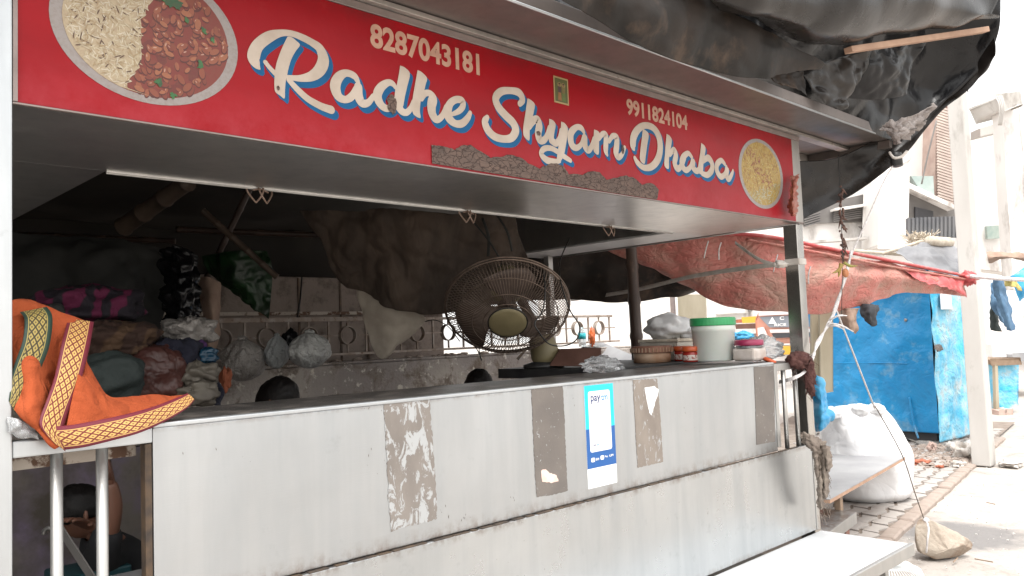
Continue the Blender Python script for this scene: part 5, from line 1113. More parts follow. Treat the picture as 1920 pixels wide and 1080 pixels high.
# ------------------------------------------------------------------ people
def skinned(name, verts, edges, radii, material, parent, root=0, sub=2):
    b = base_of(parent); me = bpy.data.meshes.new(name); me.from_pydata([Vector(v) - b for v in verts], edges, []); me.materials.append(M[material])
    o = bpy.data.objects.new(name, me); col.objects.link(o); o.parent = parent; BASE[o.name] = b
    sk_ = o.modifiers.new('Skin', 'SKIN'); sk_.use_smooth_shade = True
    for i, r in enumerate(radii):
        d_ = me.skin_vertices[0].data[i]; d_.radius = (r, r) if not isinstance(r, tuple) else r; d_.use_root = (i == root)
    s_ = o.modifiers.new('Subdivision', 'SUBSURF'); s_.levels = sub; s_.render_levels = sub; return o
def head_mesh(c, look, up, s=1.0):
    """head with brow, nose, mouth, chin and ears, look = facing direction"""
    look = Vector(look).normalized(); up = Vector(up); up = (up - look * up.dot(look)).normalized(); side = look.cross(up); mb = MB(); seg, rings = 32, 24; vs = []
    for i in range(rings + 1):
        th = math.pi * i / rings
        for j in range(seg):
            ph = 2 * math.pi * j / seg; d_ = Vector((math.sin(th) * math.cos(ph), math.sin(th) * math.sin(ph), math.cos(th)))   # x = front
            r = Vector((.098, .076, .118)); p = Vector((d_.x * r.x, d_.y * r.y, d_.z * r.z))
            if d_.z < 0: p.y *= 1 - .35 * d_.z * d_.z; p.x *= 1 - .1 * d_.z * d_.z
            if d_.x > 0:
                g_ = lambda cy, cz, sy, sz: math.exp(-((p.y - cy) / sy) ** 2 - ((p.z - cz) / sz) ** 2)
                p.x += .022 * g_(0, -.018, .012, .022) + .008 * g_(0, .012, .01, .02) - .010 * (g_(.03, .008, .016, .012) + g_(-.03, .008, .016, .012)) + .008 * g_(0, -.062, .022, .012) + .008 * g_(0, -.1, .022, .018) + .005 * g_(0, .03, .05, .012)
            vs.append(c + (look * p.x + side * p.y + up * p.z) * s)
    mb.add(vs, [(i * seg + j, (i + 1) * seg + j, (i + 1) * seg + (j + 1) % seg, i * seg + (j + 1) % seg) for i in range(rings) for j in range(seg)])
    for sg in (-1, 1): mb.blob(c + (side * sg * .078 - up * .005) * s, (.012, .022, .032), .1, 2, 12, 8, 1)
    return mb, look, side, up
def hairdo(c, look, side, up, s, parent, seed):
    mb = MB(); seg, rings = 44, 22; vs = []
    h = (Vector((-.55, 0, 1))).normalized(); a = Vector((h.z, 0, -h.x)); b = h.cross(a)
    for i in range(rings + 1):
        th = R(98) * i / rings
        for j in range(seg):
            ph = 2 * math.pi * j / seg; t2 = th * (1 + .05 * noise.noise(Vector((math.cos(ph) * 3, math.sin(ph) * 3, seed))))
            d_ = h * math.cos(t2) + (a * math.cos(ph) + b * math.sin(ph)) * math.sin(t2)
            k = (1.10 - .07 * (i / rings) ** 4) + .05 * noise.noise(d_ * 5 + Vector((seed, 0, 0))) + .03 * noise.noise(Vector((d_.x * 6, d_.y * 22, d_.z * 6)))
            vs.append(c + (look * d_.x * .101 + side * d_.y * .080 + up * d_.z * .121) * k * s)
    mb.add(vs, [(i * seg + j, (i + 1) * seg + j, (i + 1) * seg + (j + 1) % seg, i * seg + (j + 1) % seg) for i in range(rings) for j in range(seg)])
    build('hair', mb, 'hair', parent, smooth=True, solid=.006)
def hand(mb_parent, wrist, dirv, palm_n, s=1.0, curl=.5, parent=None):
    """palm and five bent fingers grown from the wrist, joined to the arm mesh"""
    d_ = Vector(dirv).normalized(); n_ = Vector(palm_n); n_ = (n_ - d_ * n_.dot(d_)).normalized(); sd2 = d_.cross(n_)
    mb = MB()
    rows = []
    for i in range(7):
        t_ = i / 6; wd = (.026 + .018 * math.sin(min(1, t_ * 1.4) * 1.5)) * s; th_ = (.018 - .006 * t_) * s; c_ = wrist + d_ * (.095 * t_ - .01) * s
        rows.append([c_ + sd2 * math.cos(2 * math.pi * k / 12) * wd + n_ * math.sin(2 * math.pi * k / 12) * th_ for k in range(13)])
    mb.grid(rows)
    for k, (o_, L) in enumerate(((-.030, .066), (-.010, .076), (.011, .072), (.030, .056))):
        b0 = wrist + d_ * .080 * s + sd2 * o_ * s; pts = [b0]; dd = d_.copy()
        for j in range(3): dd = (dd - n_ * curl * (.35 + .25 * j)).normalized(); pts.append(pts[-1] + dd * L * s * (.42, .33, .25)[j])
        mb.tube(curve(pts, 9), [.0095 * s] * 7 + [.008 * s, .006 * s, .003 * s], 8)
    b0 = wrist + d_ * .022 * s + sd2 * -.028 * s; mb.tube(curve([b0, b0 + (d_ * .03 - sd2 * .026 - n_ * .008) * s, b0 + (d_ * .055 - sd2 * .034 - n_ * .02) * s], 8), [.012 * s] * 6 + [.009 * s, .007 * s, .003 * s], 8)
    return mb
def person(label, head, look, up, pelvis, yaw, shirt, floor, seed, arms=None, lean=0, pants='lungi'):
    head = Vector(head); pelvis = Vector(pelvis); look = Vector(look).normalized()
    f_ = Vector((math.cos(yaw), math.sin(yaw), 0)); s_ = Vector((-f_.y, f_.x, 0)); t = thing('person', label, 'person', (pelvis.x, pelvis.y, floor))
    neck = head - Vector(up).normalized() * .13 - look * .02; chest = neck.lerp(pelvis, .28) + Vector((0, 0, 0)); 
    shL = neck + s_ * .19 - Vector((0, 0, .06)); shR = neck - s_ * .19 - Vector((0, 0, .06))
    if arms is None:
        arms = [(shL + f_ * .10 - Vector((0, 0, .26)), shL + f_ * .32 - Vector((0, 0, .30)) - s_ * .06), (shR + f_ * .10 - Vector((0, 0, .26)), shR + f_ * .32 - Vector((0, 0, .30)) + s_ * .06)]
    (eL, wL), (eR, wR) = arms; eL, wL, eR, wR = map(Vector, (eL, wL, eR, wR))
    hipL, hipR = pelvis + s_ * .09, pelvis - s_ * .09; kL, kR = hipL + f_ * .42 + Vector((0, 0, .06)), hipR + f_ * .42 + Vector((0, 0, .06))
    fz = floor + .05; aL, aR = Vector((kL.x + f_.x * .02, kL.y + f_.y * .02, fz)), Vector((kR.x + f_.x * .02, kR.y + f_.y * .02, fz)); toeL, toeR = aL + f_ * .17, aR + f_ * .17
    V = [pelvis, chest, neck, head - Vector(up).normalized() * .05, shL, eL, wL, shR, eR, wR, hipL, kL, aL, toeL, hipR, kR, aR, toeR]
    E_ = [(0, 1), (1, 2), (2, 3), (1, 4), (4, 5), (5, 6), (1, 7), (7, 8), (8, 9), (0, 10), (10, 11), (11, 12), (12, 13), (0, 14), (14, 15), (15, 16), (16, 17)]
    rad = [.13, .13, .052, .055, .058, .040, .027, .058, .040, .027, .09, .058, .038, .03, .09, .058, .038, .03]
    body = skinned('body', V, E_, rad, 'skin', t)
    hm, lk, sde, upn = head_mesh(head, look, up); build('head', hm, 'skin', t, smooth=True); hairdo(head, lk, sde, upn, 1.0, t, seed)
    # shirt: torso and short sleeves
    mid = pelvis.lerp(chest, .5); SV = [pelvis, mid, chest, chest.lerp(neck, .72), shL, shL.lerp(eL, .62), shR, shR.lerp(eR, .62)]
    skinned('shirt', SV, [(0, 1), (1, 2), (2, 3), (2, 4), (4, 5), (2, 6), (6, 7)], [(.17, .14), (.165, .14), (.165, .13), .085, .078, .064, .078, .064], shirt, t)
    skinned('trousers', [pelvis, hipL, kL, aL + Vector((0, 0, .04)), hipR, kR, aR + Vector((0, 0, .04))], [(0, 1), (1, 2), (2, 3), (0, 4), (4, 5), (5, 6)], [.155, .11, .08, .06, .11, .08, .06], pants, t)
    for e, w_ in ((eL, wL), (eR, wR)): 
        dv = (w_ - e).normalized(); build('hand', hand(None, w_, dv, Vector((0, 0, 1)) if abs(dv.z) < .7 else -f_, 1.0, .4), 'skin', t, smooth=True)
    return t
h1 = D(520, 754, 4.2)
person('person with short black hair seated behind the counter, head bowed', h1, right * .9 + down * .42 - fwd * .2, -down + right * .35, h1 + Vector((-.10, .06, -.66)), R(-35), 'shirt2', .02, 3)
h2 = D(897, 730, 5.0)
person('person with only the black hair showing above the counter beside the fan', h2, (-.3, -.4, -.4), (0, -.15, 1), h2 + Vector((.08, .10, -.66)), R(-110), 'shirt', .02, 8)
h3 = D(156, 962, 3.55); shp = D(262, 925, 3.5)
e3 = D(214, 948, 3.38); wr3 = D(207, 900, 3.36)
pel3 = D(262, 1150, 3.75)
person('person in a black shirt bending behind the left railing bars, forearm raised', h3, (-.72, .15, -.65), (-.35, .1, .9), pel3, R(165), 'shirt', -.0, 12, arms=[(e3, wr3), (D(225, 1010, 3.7), D(165, 985, 3.5))])
sl = tag(build('metal_strip', MB().beam(D(112, 990, 3.3), D(190, 1110, 3.1), .05, .006, (1, 0, 0)), 'bgrey'), 'grey metal strip leaning behind the left railing bars', 'metal strip')
cn = thing('steel_spoon', 'small shiny steel handle beside the leaning metal strip', 'spoon', D(86, 994, 3.35)); build('handle', MB().tube(curve([D(82, 1002, 3.35), D(84, 994, 3.35), D(92, 990, 3.35), D(100, 992, 3.35)], 10), .009, 8), 'steel', cn, smooth=True)
tb = thing('teal_crate', 'dark teal plastic crate under the bending person', 'crate', D(160, 1085, 3.5)); c = D(165, 1062, 3.45)
build('crate', MB().box((c.x - .14, c.y - .12, c.z - .25), (c.x + .14, c.y + .12, c.z)), mat('dark teal plastic', (.01, .05, .06), rough=.5), tb, bev=.01)
yt = thing('yellow_rimmed_tray', 'yellow rimmed tray at the foot of the bending person', 'tray', D(235, 1070, 3.1)); c = D(240, 1086, 3.1)
build('tray', MB().box((c.x - .12, c.y - .12, c.z - .03), (c.x + .2, c.y + .12, c.z)), 'board_grey', yt, bev=.01); build('rim', MB().box((c.x - .125, c.y - .125, c.z + .001), (c.x + .205, c.y - .11, c.z + .012)), 'plate_y', yt, bev=.003)

# ------------------------------------------------------------------ seen through the right end of the stall
bo = thing('water_bottle', 'clear water bottle with an aqua label standing beyond the slab', 'bottle', P(1092, 655, 1, 4.95)); c = P(1092, 650, 1, 4.95)
bo.location = c; BASE[bo.name] = c.copy()
build('bottle', MB().lathe([(.0, 0), (.034, 0), (.036, .02), (.036, .07), (.036, .13), (.018, .16), (.014, .18), (0, .18)], c, n=20), 'bottle', bo, smooth=True)
build('label_band', MB().lathe([(.0365, .07), (.038, .07), (.038, .125), (.0365, .125)], c, n=20), 'bottle_label', bo, smooth=True)
tag(build('orange_packet', MB().blob(P(1110, 632, 1, 4.95), (.03, .025, .075), .4, 4, 20, 16, 5, .3), 'packet', smooth=True), 'shiny orange packet beside the water bottle', 'packet')
tag(build('litter_row', MB().blob(P(1108, 652, 1, 5.0), (.11, .05, .022), .5, 6, 30, 14, 9, .4), 'bag_white', smooth=True), 'white polythene scraps round the foot of the bottle', 'plastic bag')
gs = tag(build('grey_sheet', MB().prism([P(1105, 640, 1, 5.2), P(1130, 642, 1, 5.2), P(1240, 688, 0, 5.4), P(1105, 690, 1, 5.0)], (.02, .02, 0)), 'board_grey'), 'grey sloping sheet between the bottle and the bamboo pole', 'metal sheet')
hang('dark_awning', 'dark dusty tarpaulin stretched behind the bamboo pole', 'tarpaulin', dgrid([[(930, 470, 6.4), (1080, 455, 6.4), (1190, 440, 6.4), (1340, 440, 6.4)], [(940, 530, 6.4), (1090, 515, 6.4), (1190, 510, 6.4), (1315, 520, 6.4)], [(950, 560, 6.5), (1075, 563, 6.5), (1190, 566, 6.5), (1302, 548, 6.6)]]), 'tarp_brown', 50, 30, .03, 3, .02, 8)
tw = tag(build('tan_board', MB().prism([P(1270, 552, 0, 7.5), P(1322, 552, 0, 7.5), P(1325, 640, 0, 7.5), P(1274, 640, 0, 7.5)], (.05, .02, 0)), 'board_tan'), 'tan board standing behind the carton bundle', 'board')
stub = tag(build('window_frame', MB().box(P(1260, 640, 0, 8.6), P(1268, 545, 0, 8.6) + Vector((.04, .05, 0))), 'frame_grey'), 'thin grey upright beyond the bamboo pole', 'post')
rt = thing('red_tarpaulin', 'faded red tarpaulin awning sagging behind the right post', 'tarpaulin', D(1500, 520, 6.0))
RT = [[(1100, 452, 6.1), (1220, 440, 6.0), (1320, 440, 5.9), (1420, 442, 5.85), (1540, 466, 6.1), (1680, 494, 6.8), (1815, 520, 7.6)],
      [(1150, 478, 6.1), (1240, 478, 6.0), (1340, 492, 5.9), (1440, 500, 5.85), (1560, 512, 6.0), (1690, 520, 6.7), (1812, 528, 7.55)],
      [(1190, 492, 6.1), (1262, 508, 6.0), (1345, 530, 5.9), (1450, 545, 5.9), (1570, 552, 6.1), (1690, 538, 6.8), (1808, 537, 7.5)],
      [(1230, 506, 6.15), (1290, 538, 6.05), (1360, 572, 6.0), (1470, 584, 6.0), (1585, 584, 6.3), (1700, 550, 6.9), (1812, 556, 7.55)]]
sheet('sheet', dgrid(RT), 'red_tarp', rt, 120, 50, .04, 2.2, .035, 4, solid=.003)
build('hem', MB().tube(curve([D(1310, 440, 5.9), D(1420, 441, 5.82), D(1540, 463, 6.05), D(1680, 491, 6.75), D(1815, 518, 7.55)], 60), .028, 8, flat=.5), 'red_edge', rt, smooth=True)
build('hem_fold', MB().tube(curve([D(1400, 449, 5.8), D(1540, 475, 6.0), D(1680, 502, 6.7), D(1812, 524, 7.5)], 60), .020, 8, flat=.5), 'red_tarp', rt, smooth=True)
build('corner_knot', MB().blob(D(1816, 522, 7.5), (.07, .07, .06), .4, 4, 20, 14, 4), 'red_edge', rt, smooth=True)
sheet('corner_flap', dgrid([[(1690, 500, 6.8), (1750, 515, 7.1), (1812, 520, 7.5)], [(1720, 525, 6.85), (1770, 532, 7.15), (1805, 540, 7.4)], [(1760, 535, 7.0), (1790, 545, 7.3), (1814, 558, 7.45)]]), 'red_edge', rt, 26, 16, .02, 6, .02, 2)
cord('guy_rope', 'thick white rope stretched from the red tarpaulin corner past the concrete pole', 'rope', [D(1820, 518, 7.4), D(1870, 522, 7.2), D(1960, 527, 7.0)], .018, 'string', 10)
rnd = random.Random(8)
for k, (px, py) in enumerate(((1328, 452), (1352, 455), (1458, 478), (1520, 500))):
    cord('loose_thread', ('pale thread dangling at the left end of the red tarpaulin', 'curled thread dangling under the side beam', 'thread dangling just left of the right post', 'pair of threads dangling right of the post')[k], 'thread', [D(px, py, 5.2), D(px - 4, py + 14, 5.15), D(px - 8 + 4 * (k % 2), py + 32, 5.15)], .004, 'string', 8)

# ------------------------------------------------------------------ truck in the distance
TX = 11.6
tr = thing('orange_truck', 'faded orange truck front with a white band behind the jars', 'truck', P(1450, 640, 0, TX) * 1.0); tr.location.z = 0; BASE[tr.name] = Vector(tr.location)
def TP(px, py, dx=0): return P(px, py, 0, TX + dx)
build('cab', MB().prism([TP(1424, 690), TP(1418, 600), TP(1432, 568), TP(1560, 560), TP(1575, 600), TP(1575, 690)], (1.5, 0, 0)), 'truck_orange', tr, bev=.03)
build('windscreen', MB().prism([TP(1424, 594, -.02), TP(1560, 588, -.02), TP(1560, 612, -.02), TP(1444, 614, -.02)], (-.015, 0, 0)), 'glass_dark', tr)
build('brow', MB().prism([TP(1424, 582, -.03), TP(1560, 576, -.03), TP(1560, 586, -.03), TP(1424, 592, -.03)], (-.03, 0, 0)), 'truck_white', tr)
build('white_band', MB().prism([TP(1444, 618, -.02), TP(1560, 615, -.02), TP(1560, 622, -.02), TP(1446, 624, -.02)], (-.02, 0, 0)), 'truck_white', tr)
build('grille', MB().prism([TP(1448, 625, -.03), TP(1560, 622, -.03), TP(1560, 630, -.03), TP(1452, 634, -.03)], (-.02, 0, 0)), 'bdark', tr)
build('headlight', MB().prism([TP(1422, 615, -.03), TP(1432, 613, -.03), TP(1442, 634, -.03), TP(1424, 638, -.03)], (-.03, 0, 0)), 'truck_white', tr)
build('bumper', MB().prism([TP(1416, 648, -.05), TP(1570, 645, -.05), TP(1570, 690, -.05), TP(1418, 690, -.05)], (-.1, 0, 0)), 'truck_white', tr, bev=.02)
build('bumper_slot', MB().prism([TP(1438, 655, -.16), TP(1470, 654, -.16), TP(1470, 664, -.16), TP(1440, 665, -.16)], (-.02, 0, 0)), 'bdark', tr)
npl = build('number_plate', MB().prism([TP(1461, 649, -.17), TP(1500, 648, -.17), TP(1500, 664, -.17), TP(1463, 665, -.17)], (-.02, 0, 0)), 'plate_y', tr)
build('logo', MB().prism([TP(1448, 594, -.045), TP(1456, 607, -.045), TP(1441, 607, -.045)], (-.004, 0, 0)), 'paper', tr)
a, b = TP(1452, 612, -.045), TP(1474, 606, -.045)
def xtext(s, p0, p1, mt, parent, off=.03):
    o = text(s, (0, 1, 0, 1), mt, None, y=0, off=off, name='windscreen_text'); me = o.data; bb = base_of(parent)
    for v in me.vertices:
        u, h = v.co.x + o.location.x, v.co.z + o.location.z; v.co = Vector((p0.x, p0.y + (p1.y - p0.y) * u, p0.z + (p1.z - p0.z) * h)) - bb
    o.location = (0, 0, 0); o.parent = parent; BASE[o.name] = bb
xtext('RICE', a, b, 'paper', tr); xtext('C', TP(1462, 600, -.045), TP(1470, 593, -.045), 'paper', tr)
bx_ = thing('orange_loader', 'orange and dark machine parts beside the truck cab', 'machine', TP(1400, 620, .4)); bx_.location.z = 0; BASE[bx_.name] = Vector(bx_.location)
build('beam', MB().prism([TP(1362, 601, .4), TP(1418, 596, .4), TP(1420, 604, .4), TP(1366, 606, .4)], (.3, 0, 0)), 'litter_r', bx_)
build('beam', MB().prism([TP(1390, 595, .3), TP(1416, 593, .3), TP(1418, 605, .3), TP(1392, 606, .3)], (.3, 0, 0)), 'plate_y', bx_)
build('chassis', MB().prism([TP(1378, 608, .3), TP(1420, 606, .3), TP(1420, 616, .3), TP(1380, 617, .3)], (.3, 0, 0)), 'carton', bx_)
build('tank', MB().prism([TP(1398, 626, .3), TP(1418, 625, .3), TP(1418, 640, .3), TP(1400, 641, .3)], (.3, 0, 0)), 'bgrey', bx_)
tag(build('blue_bag', MB().blob(P(1393, 631, 0, 6.5), (.05, .11, .045), .4, 3, 24, 14, 4, .3), 'blue_plain', smooth=True), 'blue polythene bag behind the tub', 'plastic bag')

# ------------------------------------------------------------------ blue shed
shd = thing('blue_shed', 'small shed clad in battered bright blue sheets', 'shed', PZ(1762, 838)); SC = PZ(1762, 838)
ZT = 2.15
YL = P(1524, 700, 0, SC.x).y - SC.y
front = [[(SC.x, SC.y + YL * (1 - j / 8), z) for j in range(9)] for z in (ZT, 1.6, 1.1, .6, .16)]
sheet('front_sheet', front, 'blue_paint', shd, 90, 60, .035, 1.6, .03, 5, solid=.006)
side = [[(SC.x + .02 + 1.05 * j / 4, SC.y - .02 * j, z) for j in range(5)] for z in (ZT, 1.6, 1.1, .6, .05)]
sheet('side_sheet', side, 'blue_side', shd, 40, 60, .03, 2.4, .03, 9, solid=.006)
build('core', MB().box((SC.x + .08, SC.y + .05, .05), (SC.x + 1.0, SC.y + YL - .1, ZT - .05)), 'bdark', shd)
build('ridge_seam', MB().tube(curve([(SC.x - .03, SC.y + .3, 1.0), (SC.x - .03, SC.y + .9, 1.01), (SC.x - .03, SC.y + 1.5, 1.0)], 20), .006, 6), 'blue_paint', shd, smooth=True)
build('ridge_seam', MB().tube(curve([P(1705, 745, 0, SC.x - .03), P(1712, 790, 0, SC.x - .03), P(1722, 822, 0, SC.x - .03)], 20), .012, 6), 'blue_paint', shd, smooth=True)
build('roof_sheet', MB().box((SC.x - .15, SC.y - .1, ZT), (SC.x + 1.2, SC.y + YL + .1, ZT + .04)), 'corr', shd)
build('notice', MB().box((P(1763, 0 + 570, 1, SC.y - .06).x, SC.y - .07, P(1763, 580, 1, SC.y - .06).z), (P(1783, 570, 1, SC.y - .06).x, SC.y - .062, P(1763, 543, 1, SC.y - .06).z)), 'paper', shd)
build('skirt', MB().grid(surf([[P(1700, 822, 0, SC.x - .04), P(1740, 828, 0, SC.x - .05), P(1798, 820, 1, SC.y - .05)], [P(1722, 835, 0, SC.x - .1), P(1745, 838, 0, SC.x - .12), P(1796, 832, 1, SC.y - .08)], [P(1735, 846, 0, SC.x - .05), P(1752, 850, 0, SC.x - .1), P(1795, 845, 1, SC.y - .05)]], 24, 14, .03, 6, .03)), 'bag_grey', shd, smooth=True, solid=.003)
build('hole_patch', MB().blob(P(1760, 652, 0, SC.x - .02), (.012, .045, .04), .5, 6, 16, 12, 3), 'silver', shd, smooth=True)
build('hole_patch', MB().blob(P(1698, 600, 0, SC.x - .02), (.01, .018, .018), .5, 6, 12, 10, 7), 'silver', shd, smooth=True)
wt = thing('weathered_post', 'rough grey wooden post at the corner between shed and concrete pole', 'post', PZ(1818, 850))
a = P(1814, 560, 1, SC.y - .3); build('post', MB().beam((a.x, a.y, .0), (a.x, a.y, 2.1), .10, .10, (1, 0, 0)), 'concrete', wt, bev=.01)
0 and tag(build('brown_post', MB().beam(P(1826, 858, 1, 2.75), P(1819, 520, 1, 2.75), .025, .03, (1, 0, 0)), 'bgrey'), 'thin dark conduit beside the concrete pole', 'conduit')
# grey sheet on the shed roof
hang('grey_roof_tarpaulin', 'grey tarpaulin crumpled on the blue shed roof', 'tarpaulin', dgrid([[(1680, 474, 9.0), (1730, 458, 9.2), (1780, 462, 9.4), (1828, 475, 9.4)], [(1686, 482, 8.8), (1740, 470, 8.9), (1785, 478, 9.1), (1830, 490, 9.2)], [(1720, 494, 8.7), (1760, 492, 8.8), (1800, 500, 8.9), (1828, 508, 9.1)], [(1760, 508, 8.6), (1780, 512, 8.6), (1805, 518, 8.7), (1826, 520, 9.0)]]), 'grey_tarp', 40, 24, .06, 3, .07, 3)
sb2 = MB(); rnd = random.Random(12)
for i in range(160):
    c = D(1725 + rnd.uniform(-22, 22), 452 + rnd.uniform(-4, 6), 9.5); d_ = Vector((rnd.uniform(-.12, .12), rnd.uniform(-.12, .12), rnd.uniform(.02, .14))); sb2.tube([c, c + d_ * .5, c + d_ + Vector((0, 0, -.02))], .005, 3)
tag(build('straw_bundle', sb2, 'straw', kind='stuff'), 'pale straw bristling on the shed roof', 'straw')
for k, (a_, b_, lb) in enumerate((((1655, 476), (1730, 452), 'pale stick lying left of the straw on the shed roof'), ((1740, 452), (1782, 455), 'thick pale log lying right of the straw on the shed roof'), ((1600, 470), (1700, 478), 'long thin stick along the top edge of the red tarpaulin'))):
    tag(build('roof_stick', MB().tube([D(*a_, 9.2), D(*b_, 9.3)], (.02, .06, .02)[k], 8), 'straw', smooth=True), lb, 'stick', 'sticks on the shed roof')
# leaning boards and rags by the shed
for k, (x0, x1, y0, y1, dd) in enumerate(((1522, 1538, 583, 742, 6.6), (1538, 1561, 580, 734, 6.5))):
    tag(build('leaning_board', MB().prism([D(x0, y0, dd), D(x1, y0, dd), D(x1 + 1, y1, dd), D(x0 + 2, y1 + 4, dd)], (.03, .03, 0)), 'board_tan', bev=.004), ('left of the two tan boards hanging behind the right post', 'right of the two tan boards hanging behind the right post')[k], 'board', 'tan boards behind the right post')
hang('tan_rag', 'tan cloth hanging under the red tarpaulin edge', 'cloth', dgrid([[(1570, 580, 6.4), (1590, 578, 6.3), (1612, 578, 6.4)], [(1573, 600, 6.35), (1592, 600, 6.25), (1606, 605, 6.35)], [(1576, 612, 6.35), (1594, 620, 6.28), (1604, 626, 6.35)]]), 'brown_rag', 20, 16, .02, 7, .04, 4)
hang('charcoal_rag', 'charcoal cloth hanging against the blue shed', 'cloth', dgrid([[(1612, 572, 6.5), (1630, 570, 6.4), (1649, 572, 6.5)], [(1614, 588, 6.45), (1632, 590, 6.35), (1645, 590, 6.45)], [(1622, 602, 6.45), (1634, 612, 6.4), (1644, 608, 6.45)]]), 'char_rag', 20, 16, .02, 8, .03, 6)
hang('blue_polythene', 'blue polythene sheet bunched beside the right post', 'plastic sheet', dgrid([[(1520, 700, 5.6), (1535, 706, 5.5), (1548, 725, 5.6)], [(1520, 745, 5.55), (1540, 750, 5.45), (1552, 762, 5.55)], [(1522, 785, 5.55), (1542, 786, 5.45), (1562, 778, 5.55)], [(1530, 810, 5.6), (1538, 808, 5.5), (1545, 796, 5.6)]]), 'blue_plain', 20, 30, .02, 8, .04, 2)

# ------------------------------------------------------------------ concrete pole
cp_ = PZ(1845, 872)
HW = .085
pl = thing('concrete_pole', 'tall pale square concrete pole standing beside the blue shed', 'pole', cp_)
top = P(1815, 168, 1, cp_.y).z
pts = [(-HW, -HW), (HW, -HW), (HW, HW), (-HW, HW)]
mb = MB(); mb.add([(cp_.x + a * 1.06, cp_.y + b * 1.06, 0) for a, b in pts] + [(cp_.x + a * .92, cp_.y + b * .92, top) for a, b in pts], [(3, 2, 1, 0), (4, 5, 6, 7), (0, 1, 5, 4), (1, 2, 6, 5), (2, 3, 7, 6), (3, 0, 4, 7)])
build('shaft', mb, 'concrete', pl, bev=.012)
cap = MB(); rnd = random.Random(6)
for i in range(10):
    c = Vector((cp_.x + rnd.uniform(-.12, .12), cp_.y + rnd.uniform(-.1, .1), top)); cap.tube(curve([c, c + Vector((rnd.uniform(-.05, .1), 0, rnd.uniform(.03, .1))), c + Vector((rnd.uniform(-.1, .2), 0, rnd.uniform(-.15, .08)))], 6), .007, 5)
build('cut_wires', cap, 'bgrey', pl)

# ------------------------------------------------------------------ buildings behind, white walls blown out by the light
def DB(px, py, d): return D(px, py, d)
ba = thing('old_building', 'white multi storey building with a ribbed shutter column and a balcony', 'building', (18, 12, 0))
def slab(name, pts, d, depth, mt, parent, bev=0):
    P_ = [D(x, y, d) for x, y in pts]; return build(name, MB().prism(P_, Vector((fwd.x, fwd.y, 0)).normalized() * depth), mt, parent, bev=bev)
slab('wall', [(1250, 460), (1250, 120), (1500, 110), (1742, 100), (1745, 420), (1745, 520), (1250, 520)], 19.0, 1.2, 'bwhite', ba)
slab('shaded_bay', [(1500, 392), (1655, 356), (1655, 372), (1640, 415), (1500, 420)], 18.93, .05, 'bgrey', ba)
w1 = slab('window', [(1562, 395), (1622, 384), (1622, 402), (1566, 414)], 18.85, .05, 'bdark', ba); w2 = slab('window', [(1507, 405), (1538, 398), (1538, 416), (1508, 424)], 18.85, .05, 'bdark', ba)
for ww, x0, x1, ya, yb in ((w1, 1563, 1622, 394, 413), (w2, 1508, 1538, 401, 423)):
    mb = MB()
    for k in range(5): y_ = ya + (yb - ya) * (k + .5) / 5; mb.beam(D(x0, y_ + 4, 18.8), D(x1, y_ - 5, 18.8), .03, .03)
    build('window_bar', mb, 'bgrey', ww)
slab('sunshade', [(1566, 390), (1622, 382), (1624, 386), (1588, 392), (1566, 394)], 18.6, .3, 'bwhite', ba)
slab('pillar', [(1657, 330), (1704, 300), (1698, 462), (1650, 462)], 17.8, .9, 'bwhite', ba, .05)
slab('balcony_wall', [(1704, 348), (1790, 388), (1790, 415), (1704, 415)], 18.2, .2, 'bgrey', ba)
slab('balcony_slab', [(1704, 342), (1790, 384), (1790, 392), (1704, 352)], 17.9, .5, 'bwhite', ba)
slab('balcony_window', [(1716, 388), (1750, 396), (1750, 414), (1716, 414)], 18.15, .05, 'bdark', ba)
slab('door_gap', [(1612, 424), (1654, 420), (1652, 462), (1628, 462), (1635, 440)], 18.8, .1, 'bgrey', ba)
slab('awning_board', [(1502, 452), (1628, 444), (1628, 448), (1502, 457)], 18.3, .3, 'concrete', ba)
# ribbed shutter tower
slab('tower', [(1758, 150), (1782, 130), (1806, 132), (1806, 402), (1790, 400), (1786, 390), (1752, 372)], 18.4, 1.0, 'brick', ba)
for k in range(34):
    y_ = 205 + k * 5.4; x0 = 1770 - (k < 6) * (6 - k) * -1.5
    build('shutter_slat', MB().beam(D(1755 + k * .1, y_ - 6, 18.3), D(1784 + k * .1, y_ + 3.5, 18.3), .03, .045), 'shutter', ba)
slab('maroon_panel', [(1776, 184), (1801, 178), (1803, 238), (1780, 240)], 18.3, .06, 'pinkwall', ba)
mb = MB(); rnd = random.Random(7)
build('brick_course', (lambda m: [m.beam(D(1789 + (k % 2) * 2 + j * 7, 248 + k * 7.6, 18.35), D(1794 + (k % 2) * 2 + j * 7, 248 + k * 7.6, 18.35), .05, .055) for k in range(20) for j in range(2)] and m)(mb), 'brick', ba)
cr_ = thing('corrugated_roof', 'dark corrugated sheet roof between the pillar and the concrete pole', 'roof', D(1750, 430, 14))
mb = MB(); rows = []
for v_ in range(2):
    rows.append([D(1698 + 114 * j / 90, (410 if v_ == 0 else 446) + (-4 * j / 90 if v_ == 0 else 0) + (1.6 * math.sin(j / 90 * 2 * math.pi * 15) if v_ == 0 else 0), 14 + (.0 if v_ == 0 else .0) + .02 * math.sin(j * 2 * math.pi / 6)) for j in range(91)])
build('sheet', mb.grid(rows), 'corr', cr_, solid=.02)
